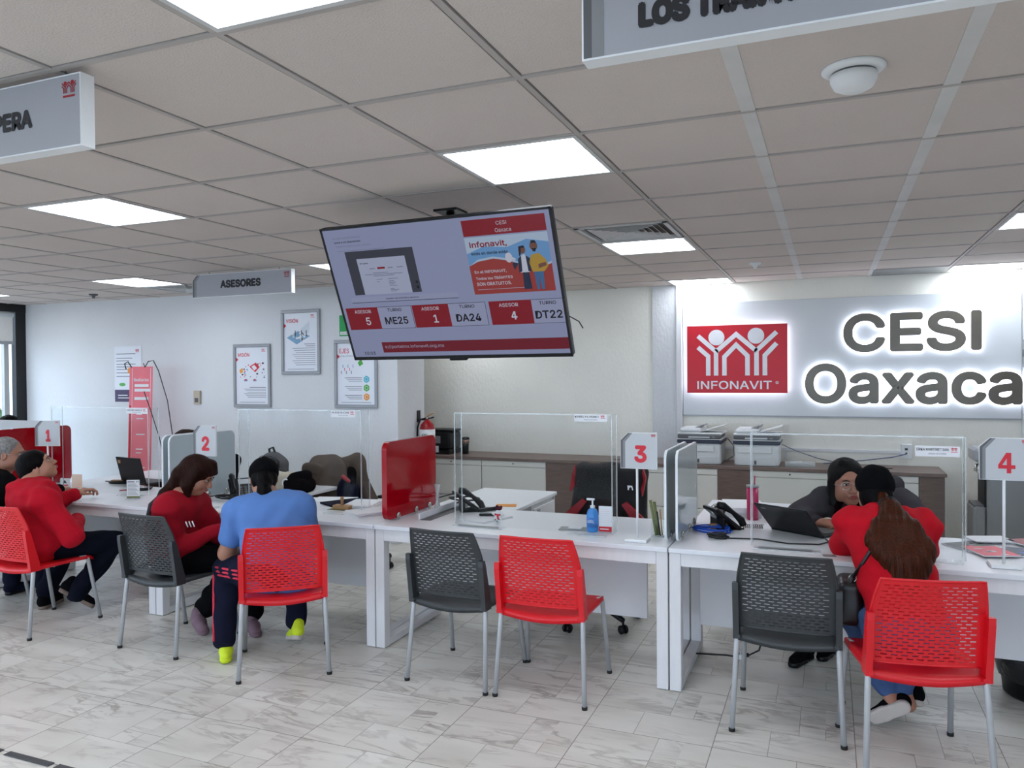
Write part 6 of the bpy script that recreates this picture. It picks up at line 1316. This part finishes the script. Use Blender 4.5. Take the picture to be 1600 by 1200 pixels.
# --- dark haired woman at counter 2, seen in profile reading a paper
def woman_two():
    pel = A_(-3.80, 3.68, .545); mid = A_(-3.845, 3.70, .68); ch = A_(-3.79, 3.70, .83); shN = A_(-3.74, 3.56, .845); shF = A_(-3.80, 3.87, .83); lat = shN-shF
    hc = A_(-3.70, 3.77, 1.03); R = frame_((.95, .42, -.55)); nk = A_(-3.775, 3.72, .915)
    elN = A_(-3.70, 3.58, .60); wrN = A_(-3.50, 3.73, .705); elF = A_(-3.66, 3.92, .62); wrF = A_(-3.53, 4.0, .735)
    hips = [A_(-3.76, 3.60, .53), A_(-3.80, 3.77, .53)]; knees = [A_(-3.44, 3.88, .50), A_(-3.56, 4.08, .50)]; anks = [A_(-3.80, 3.93, .14), A_(-3.49, 4.02, .12)]
    P = Person('dark haired woman in a crimson sweater seen in profile at counter 2', (-3.80, 3.68, 0))
    P.add(head_prims(hc, R, .98)+[('c', hc+R@A_(0, -.02, -.05), nk, .05, .055, .03), ('c', nk, ch, .06, .085, .04)], .0045)
    P.add(torso_prims(pel, mid, ch, lat, .10, .095, .09)+arm_prims(shN, elN, wrN, (.046, .038, .03, .024))+arm_prims(shF, elF, wrF, (.046, .038, .03, .024)), .011)
    P.add([('c', h, k, .07, .05, .02) for h, k in zip(hips, knees)]+[('c', k, a, .05, .034, .02) for k, a in zip(knees, anks)], .012)
    P.parts.append((*hand_mesh(wrN, (.75, .55, .35), (.3, -.6, .6), 1, .6, .92), 0)); P.parts.append((*hand_mesh(wrF, (.9, .1, .2), (.1, -.3, .9), 1, .6, .92), 0))
    b = P.body([M['skin2']]); off = tuple(P.off); face_bits(b, hc, R, off, .98, lid=.004)
    top = torso_prims(pel, mid, ch, lat, .12, .115, .112, .055, .06)+[('c', ch, shN, .10, .074, .05), ('c', ch, shF, .10, .074, .05), ('c', shN, elN, .076, .064, .04), ('c', elN, wrN, .062, .042, .03), ('c', shF, elF, .074, .06, .04), ('c', elF, wrF, .06, .042, .03), ('e', nk+A_(0, 0, -.035), (.07, .07, .03), None, .03)]
    P.cloth('sweater', top, M['sweater'], .0075, .005, 28, 15)
    P.cloth('trousers', legs_cloth(hips, knees, anks, .095, .075, .07, pel), M['blackcloth'], .0095, .005, 30, 16)
    hair = [('e', hc+R@A_(0, -.018, .038), (.09, .106, .093), R, 0), ('e', hc+R@A_(0, -.06, -.03), (.085, .075, .10), R, .03)]
    for sx in (1, -1): hair += [('c', hc+R@A_(sx*.07, .01, .05), hc+R@A_(sx*.08, -.01, -.06), .03, .032, .03), ('c', hc+R@A_(sx*.078, .0, -.06), hc+R@A_(sx*.065, .035, -.15), .03, .014, .03)]
    hair += [('c', hc+R@A_(0, .05, .10), hc+R@A_(.02, .096, .062), .026, .010, .03), ('c', hc+R@A_(0, .05, .10), hc+R@A_(-.03, .092, .06), .026, .010, .03)]
    for dx in (-.06, -.02, .02, .06): hair += [('c', hc+R@A_(dx, -.09, -.03), A_(-3.84, 3.69, .925)+A_(0, dx*1.0, 0), .04, .028, .03), ('c', A_(-3.84, 3.69, .925)+A_(0, dx, 0), A_(-3.865, 3.68, .90)+A_(0, dx*1.2, 0), .028, .012, .02)]
    hair += [('-e', hc+R@A_(0, .125, -.04), (.068, .085, .088), R, .014)]
    P.cloth('hair', hair, M['hairbr'], .0055, 0, disp=hair_disp(hc, .0010))
    strap = [A_(-3.84, 3.61, .93), A_(-3.865, 3.555, .87), A_(-3.845, 3.515, .80), A_(-3.79, 3.495, .73), A_(-3.76, 3.50, .70)]
    MB().tube(strap, [.006, .014, .014, .013, .01], M['greyjacket'], 8).build('bag_strap', b, off=off)
    for k_ in range(3): MB().tube([A_(-3.645+.014*k_, 3.615+.012*k_, .77), A_(-3.632+.014*k_, 3.62+.012*k_, .735)], .004, M['paper'], 6).build('chest_stripe', b, off=off)
    shoe(b, (-3.87, 3.91, .03), (-3.68, 3.80, .0), M['pinkshoe'], M['pinkshoe'], off); shoe(b, (-3.51, 4.02, .0), (-3.34, 3.89, .0), M['pinkshoe'], M['pinkshoe'], off)
woman_two()

# --- person in the red hoodie at counter 1, looking up
def hoodie_left():
    pel = A_(-4.93, 3.58, .55); mid = A_(-4.97, 3.61, .70); ch = A_(-4.99, 3.62, .845); shR = A_(-4.78, 3.53, .845); shL = A_(-5.16, 3.66, .83); lat = shR-shL
    hc = A_(-5.055, 3.70, 1.045); R = frame_((.70, .66, .52)); nk = A_(-5.03, 3.63, .93)
    elR = A_(-4.62, 3.60, .62); wrR = A_(-4.85, 3.83, .66); elL = A_(-5.24, 3.86, .68); wrL = A_(-5.13, 4.03, .80)
    hips = [A_(-4.84, 3.58, .53), A_(-5.01, 3.60, .53)]; knees = [A_(-4.66, 3.97, .50), A_(-5.15, 4.02, .48)]; anks = [A_(-4.80, 3.78, .17), A_(-5.22, 3.86, .12)]
    P = Person('person in a dark red hoodie looking up at far left on a red chair', (-4.93, 3.53, 0))
    P.add(head_prims(hc, R, .98)+[('c', hc+R@A_(0, -.03, -.04), nk, .054, .06, .03), ('c', nk, ch, .065, .09, .04)], .0048)
    P.add(torso_prims(pel, mid, ch, lat, .10, .10, .095)+arm_prims(shR, elR, wrR, (.048, .04, .032, .025))+arm_prims(shL, elL, wrL, (.048, .04, .032, .025)), .011)
    P.add([('c', h, k, .07, .05, .02) for h, k in zip(hips, knees)]+[('c', k, a, .05, .034, .02) for k, a in zip(knees, anks)], .012)
    P.parts.append((*hand_mesh(wrR, (-.6, .6, .1), (.2, -.2, .9), -1, .6), 0)); P.parts.append((*hand_mesh(wrL, (.3, .9, .3), (0, -.3, .9), 1, .6), 0))
    b = P.body([M['skin']]); off = tuple(P.off); face_bits(b, hc, R, off, .98)
    top = torso_prims(pel, mid, ch, lat, .14, .135, .13, .075, .06)+[('c', ch, shR, .12, .085, .06), ('c', ch, shL, .12, .085, .06), ('c', shR, elR, .086, .074, .04), ('c', elR, wrR, .072, .05, .03), ('c', shL, elL, .086, .07, .04), ('c', elL, wrL, .07, .048, .03)]
    top += [('e', nk+A_(-.02, -.05, -.02), (.115, .075, .06), None, .03), ('c', nk+A_(-.08, .02, .0), nk+A_(.09, .02, -.02), .05, .05, .04)]
    P.cloth('hoodie', top, M['hoodie'], .008, .005, 26, 21)
    P.cloth('jeans', legs_cloth(hips, knees, anks, .10, .078, .06, pel), mat('dark_denim', (15, 18, 30), .9, spec=.08, bump=.2, bscale=500, var=.15), .0095, .005, 30, 22)
    P.cloth('hair', [('e', hc+R@A_(0, -.022, .036), (.09, .104, .092), R, 0), ('e', hc+R@A_(0, -.075, -.02), (.078, .055, .075), R, .03), ('e', hc+R@A_(0, -.105, -.06), (.05, .04, .05), R, .03), ('-e', hc+R@A_(0, .12, -.045), (.09, .10, .105), R, .012), ('-e', hc+R@A_(.09, .02, -.07), (.05, .05, .06), R, .01)], M['hair'], .0055, 0, disp=hair_disp(hc, .0008))
    shoe(b, (-4.89, 3.70, .20), (-4.74, 3.86, .04), M['blackcloth'], mat('brown_sole', (120, 104, 92), .7), off, (.35, .6, .55)); shoe(b, (-5.20, 3.80, .0), (-5.28, 4.04, .0), M['blackcloth'], mat('brown_sole', (120, 104, 92), .7), off)
hoodie_left()

# --- grey haired man at the left edge
def grey_man():
    hc = A_(-5.60, 3.87, 1.095); R = frame_((.75, .62, -.1)); nk = A_(-5.65, 3.84, .96); pel = A_(-5.66, 3.60, .55); mid = A_(-5.68, 3.66, .71); ch = A_(-5.67, 3.76, .87); shR = A_(-5.47, 3.74, .88); shL = A_(-5.83, 3.86, .87); lat = shR-shL
    elR = A_(-5.38, 3.90, .68); wrR = A_(-5.42, 4.12, .80); elL = A_(-5.95, 4.0, .68); wrL = A_(-5.75, 4.15, .80)
    hips = [A_(-5.56, 3.62, .53), A_(-5.74, 3.62, .53)]; knees = [A_(-5.46, 4.06, .50), A_(-5.76, 4.06, .50)]; anks = [A_(-5.46, 4.02, .12), A_(-5.78, 4.0, .12)]
    P = Person('grey haired man with glasses in a black jacket cut by the left edge', (-5.66, 3.60, 0))
    P.add(head_prims(hc, R, 1.03)+[('c', hc+R@A_(0, -.02, -.05), nk, .056, .062, .03), ('c', nk, ch, .065, .09, .04)], .005)
    P.add(torso_prims(pel, mid, ch, lat, .11, .11, .10)+arm_prims(shR, elR, wrR, (.05, .04, .032, .026))+arm_prims(shL, elL, wrL, (.05, .04, .032, .026)), .012)
    P.add([('c', h, k, .07, .05, .02) for h, k in zip(hips, knees)]+[('c', k, a, .05, .034, .02) for k, a in zip(knees, anks)], .012)
    P.parts.append((*hand_mesh(wrR, (-.2, .95, .1), (.2, -.2, .9), -1, .6), 0)); P.parts.append((*hand_mesh(wrL, (.4, .9, .0), (0, -.2, .9), 1, .6), 0))
    b = P.body([M['skin']]); off = tuple(P.off); face_bits(b, hc, R, off, 1.03, brow=M['hairgr'], glasses=True)
    top = torso_prims(pel, mid, ch, lat, .135, .135, .13, .075, .06)+[('c', ch, shR, .12, .086, .06), ('c', ch, shL, .12, .086, .06), ('c', shR, elR, .085, .07, .04), ('c', elR, wrR, .068, .048, .03), ('c', shL, elL, .085, .07, .04), ('c', elL, wrL, .068, .048, .03), ('c', nk+A_(-.06, -.01, -.01), nk+A_(.06, -.02, -.02), .045, .045, .03)]
    P.cloth('jacket', top, M['blackcloth'], .0095, .005, 26, 31)
    P.cloth('trousers', legs_cloth(hips, knees, anks, .10, .078, .06, pel), M['navycloth'], .011, .005, 30, 32)
    P.cloth('hair', [('e', hc+R@A_(0, -.024, .038), (.087, .10, .09), R, 0), ('e', hc+R@A_(0, -.07, -.02), (.074, .05, .06), R, .03), ('-e', hc+R@A_(0, .125, -.03), (.10, .11, .12), R, .012), ('-e', hc+R@A_(0, 0, -.12), (.15, .2, .075), R, .01)], M['hairgr'], .0055, 0, disp=hair_disp(hc, .0012))
    shoe(b, (-5.45, 3.98, 0), (-5.42, 4.22, 0), M['navycloth'], M['black'], off); shoe(b, (-5.80, 3.96, 0), (-5.80, 4.20, 0), M['navycloth'], M['black'], off)
grey_man()

# --- clerk half hidden behind the grey dividers, and one more in the background
def back_clerk(label, hc, look, cloth, seed, hairm, hand=True, bun=True):
    hc = A_(*hc); R = frame_(look); f = nrm(A_(look[0], look[1], 0)); r = A_(f[1], -f[0], 0)
    nk = hc-f*.06+A_(0, 0, -.13); ch = nk-f*.03+A_(0, 0, -.13); pel = A_(ch[0], ch[1], .55)-f*.05; mid = (ch+pel)/2
    shR = ch+r*.18+A_(0, 0, .02); shL = ch-r*.18+A_(0, 0, .02); elR = shR+f*.06+r*.06+A_(0, 0, -.2); elL = shL+f*.06-r*.06+A_(0, 0, -.2); wrR = elR+f*.19-r*.08+A_(0, 0, .1); wrL = elL+f*.19+r*.08+A_(0, 0, .1)
    P = Person(label, (pel[0], pel[1], 0)); lat = r
    P.add(head_prims(hc, R, .98)+[('c', hc+R@A_(0, -.02, -.05), nk, .05, .055, .03), ('c', nk, ch, .06, .085, .04)], .0055)
    P.add(torso_prims(pel, mid, ch, lat, .10, .10, .09)+arm_prims(shR, elR, wrR, (.046, .038, .03, .024))+arm_prims(shL, elL, wrL, (.046, .038, .03, .024)), .012)
    hips = [pel+r*.09, pel-r*.09]; knees = [h+f*.38+A_(0, 0, -.04) for h in hips]; anks = [k+f*.02+A_(0, 0, -.39) for k in knees]
    P.add([('c', h, k, .07, .05, .02) for h, k in zip(hips, knees)]+[('c', k, a, .05, .034, .02) for k, a in zip(knees, anks)], .013)
    P.parts.append((*hand_mesh(wrR, f-r*.4, (0, 0, 1), -1, .6, .95), 0)); P.parts.append((*hand_mesh(wrL, f+r*.4, (0, 0, 1), 1, .6, .95), 0))
    b = P.body([M['skin2']]); off = tuple(P.off); face_bits(b, hc, R, off, .98)
    P.cloth('top', torso_prims(pel, mid, ch, lat, .12, .12, .115, .065, .06)+[('c', ch, shR, .10, .076, .05), ('c', ch, shL, .10, .076, .05), ('c', shR, elR, .076, .062, .04), ('c', elR, wrR, .06, .04, .03), ('c', shL, elL, .076, .062, .04), ('c', elL, wrL, .06, .04, .03)], cloth, .011, .004, 26, seed)
    P.cloth('trousers', legs_cloth(hips, knees, anks, .09, .07, .055, pel), M['blackcloth'], .012, .004, 30, seed+1)
    hp = [('e', hc+R@A_(0, -.022, .036), (.088, .103, .09), R, 0), ('e', hc+R@A_(0, -.07, -.02), (.078, .055, .075), R, .03), ('-e', hc+R@A_(0, .12, -.04), (.085, .095, .10), R, .012)]
    if bun: hp.insert(2, ('e', hc+R@A_(-.045, -.075, .07), (.045, .045, .036), R, .02))
    P.cloth('hair', hp, hairm, .006, 0, disp=hair_disp(hc, .0018))
    for a, h in zip(anks, hips): shoe(b, (a[0]-f[0]*.05, a[1]-f[1]*.05, 0), (a[0]+f[0]*.2, a[1]+f[1]*.2, 0), M['blackcloth'], M['black'], off)
back_clerk('clerk in a maroon top mostly hidden behind the grey dividers of counter 2', (-5.18, 5.12, 1.07), (-.25, -1, -.25), M['maroon'], 41, M['hairbr'])
back_clerk('person whose dark hair shows above the grey topped board at far left', (-7.70, 5.31, 1.153), (.1, -1, -.2), M['blackcloth'], 44, M['hair'], bun=False)

# --- things hung and heaped behind desk 2
t = thing('coat', 'brown corduroy coat draped over the office chair behind desk 2', 'coat', (-3.78, 5.50, .5)); L = tuple(t.location)
V, F = sdf_mesh([('c', (-4.02, 5.42, .90), (-3.66, 5.50, .92), .065, .07, .05), ('c', (-4.00, 5.40, .88), (-4.08, 5.36, .55), .07, .05, .06), ('c', (-3.88, 5.40, .88), (-3.90, 5.34, .52), .08, .075, .07), ('c', (-3.74, 5.42, .88), (-3.72, 5.36, .54), .075, .07, .07),
                 ('c', (-3.64, 5.48, .90), (-3.50, 5.50, .58), .065, .055, .06), ('c', (-3.82, 5.52, .88), (-3.80, 5.58, .60), .09, .08, .06)], .009, folds(.034, 36, 9, -.3))
raw_mesh('cloth', [(V, F, 0)], [M['browncoat']], t, L)
V, F = sdf_mesh([('c', (-3.66, 5.33, .80), (-3.70, 5.30, .58), .035, .06, .03), ('c', (-3.60, 5.34, .72), (-3.58, 5.32, .56), .05, .05, .03)], .008, folds(.008, 40, 12)); raw_mesh('dark_lining', [(V, F, 0)], [M['navycloth']], t, L)
V, F = sdf_mesh([('c', (-3.66, 5.30, .83), (-3.60, 5.29, .80), .018, .014, .01)], .005); raw_mesh('red_trim', [(V, F, 0)], [M['inkdred']], t, L)
t = thing('backpack', 'dark grey round topped backpack standing behind desk 2', 'backpack', (-4.2, 5.1, .752)); L = (-4.43, 5.16, .752)
V, F = sdf_mesh([('b', (-4.43, 5.16, .87), (.065, .035, .06), .05, 0), ('e', (-4.43, 5.16, .97), (.095, .075, .07), None, .05)], .009, folds(.002, 50, 2)); V = V+A_(0, .0, .0); raw_mesh('bag_body', [(V, F, 0)], [M['greybag']], t, L)
MB().tube([(-4.46, 5.16, 1.01), (-4.46, 5.15, 1.06), (-4.42, 5.15, 1.075), (-4.40, 5.16, 1.01)], .009, M['black'], 8).build('top_handle', t, off=L); MB().tube([(-4.36, 5.10, 1.0), (-4.31, 5.08, .97), (-4.30, 5.07, .88), (-4.32, 5.07, .79)], .010, M['black'], 8).build('shoulder_strap', t, off=L)
MB().tube([(-4.53, 5.09, .98), (-4.48, 5.075, 1.01), (-4.38, 5.075, 1.01), (-4.34, 5.09, .97)], .003, M['black'], 6).build('zipper', t, off=L)
t = thing('shoulder_bag', 'beige cloth bag beside the backpack behind desk 2', 'bag', (-4.02, 5.02, .752)); L = (-4.14, 5.12, .752)
V, F = sdf_mesh([('b', (-4.14, 5.12, .81), (.10, .05, .035), .04, 0), ('c', (-4.22, 5.12, .86), (-4.08, 5.12, .84), .04, .035, .03)], .009, folds(.008, 34, 5)); raw_mesh('bag_body', [(V, F, 0)], [M['beige']], t, L)
V, F = sdf_mesh([('c', (-4.26, 5.14, .905), (-4.12, 5.10, .885), .026, .02, .02)], .007, folds(.006, 50, 6)); raw_mesh('dark_flap', [(V, F, 0)], [M['leather']], t, L)
t = thing('jacket_heap', 'heaped black jacket between the beige bag and the brown coat', 'jacket', (-3.83, 4.95, .752)); L = (-3.90, 5.02, .752)
V, F = sdf_mesh([('b', (-3.90, 5.02, .80), (.07, .05, .02), .035, 0), ('c', (-3.94, 5.0, .86), (-3.84, 5.04, .88), .04, .04, .03)], .008, folds(.010, 40, 7)); raw_mesh('cloth', [(V, F, 0)], [M['blackcloth']], t, L)
MB().tube([(-3.97+.03*cos(a), 4.95, .825+.03*sin(a)) for a in np.linspace(.5, 4.5, 10)], .006, M['paper'], 6).build('white_print', t, off=L)
# ornament on desk 3
for o in [x for x in list(COL.objects) if x.name.startswith('ornament')]:
    L = tuple(o.location); o.rotation_euler = (0, 0, 0)
    V, F = sdf_mesh([('e', (L[0], L[1], L[2]+.03), (.022, .02, .030), None, 0), ('e', (L[0]+.004, L[1], L[2]+.065), (.018, .017, .017), None, .01), ('c', (L[0]-.02, L[1], L[2]+.045), (L[0]-.035, L[1]-.005, L[2]+.055), .008, .007, .005), ('c', (L[0]+.02, L[1], L[2]+.045), (L[0]+.036, L[1]-.005, L[2]+.05), .008, .007, .005)], .003)
    raw_mesh('figure', [(V, F, 0)], [M['signwhite']], o, L)
    V, F = sdf_mesh([('e', (L[0]+.005, L[1], L[2]+.086), (.02, .018, .012), None, 0), ('e', (L[0]-.008, L[1], L[2]+.098), (.009, .008, .009), None, .006), ('e', (L[0]+.02, L[1], L[2]+.096), (.008, .008, .008), None, .006)], .003); raw_mesh('hat', [(V, F, 0)], [M['maroon']], o, L)
    V, F = sdf_mesh([('c', (L[0]-.014, L[1]-.012, L[2]+.05), (L[0]+.016, L[1]-.012, L[2]+.05), .006, .006, 0), ('c', (L[0]+.004, L[1]-.02, L[2]+.046), (L[0]+.008, L[1]-.022, L[2]+.028), .006, .006, .004)], .0025); raw_mesh('scarf', [(V, F, 0)], [M['inkred']], o, L)
    for dx, dz in ((-.012, .02), (.013, .024), (0, .012)): 
        V, F = sdf_mesh([('e', (L[0]+dx, L[1]-.019, L[2]+dz), (.004, .003, .004), None, 0)], .0012); raw_mesh('spot', [(V, F, 0)], [M['black']], o, L)
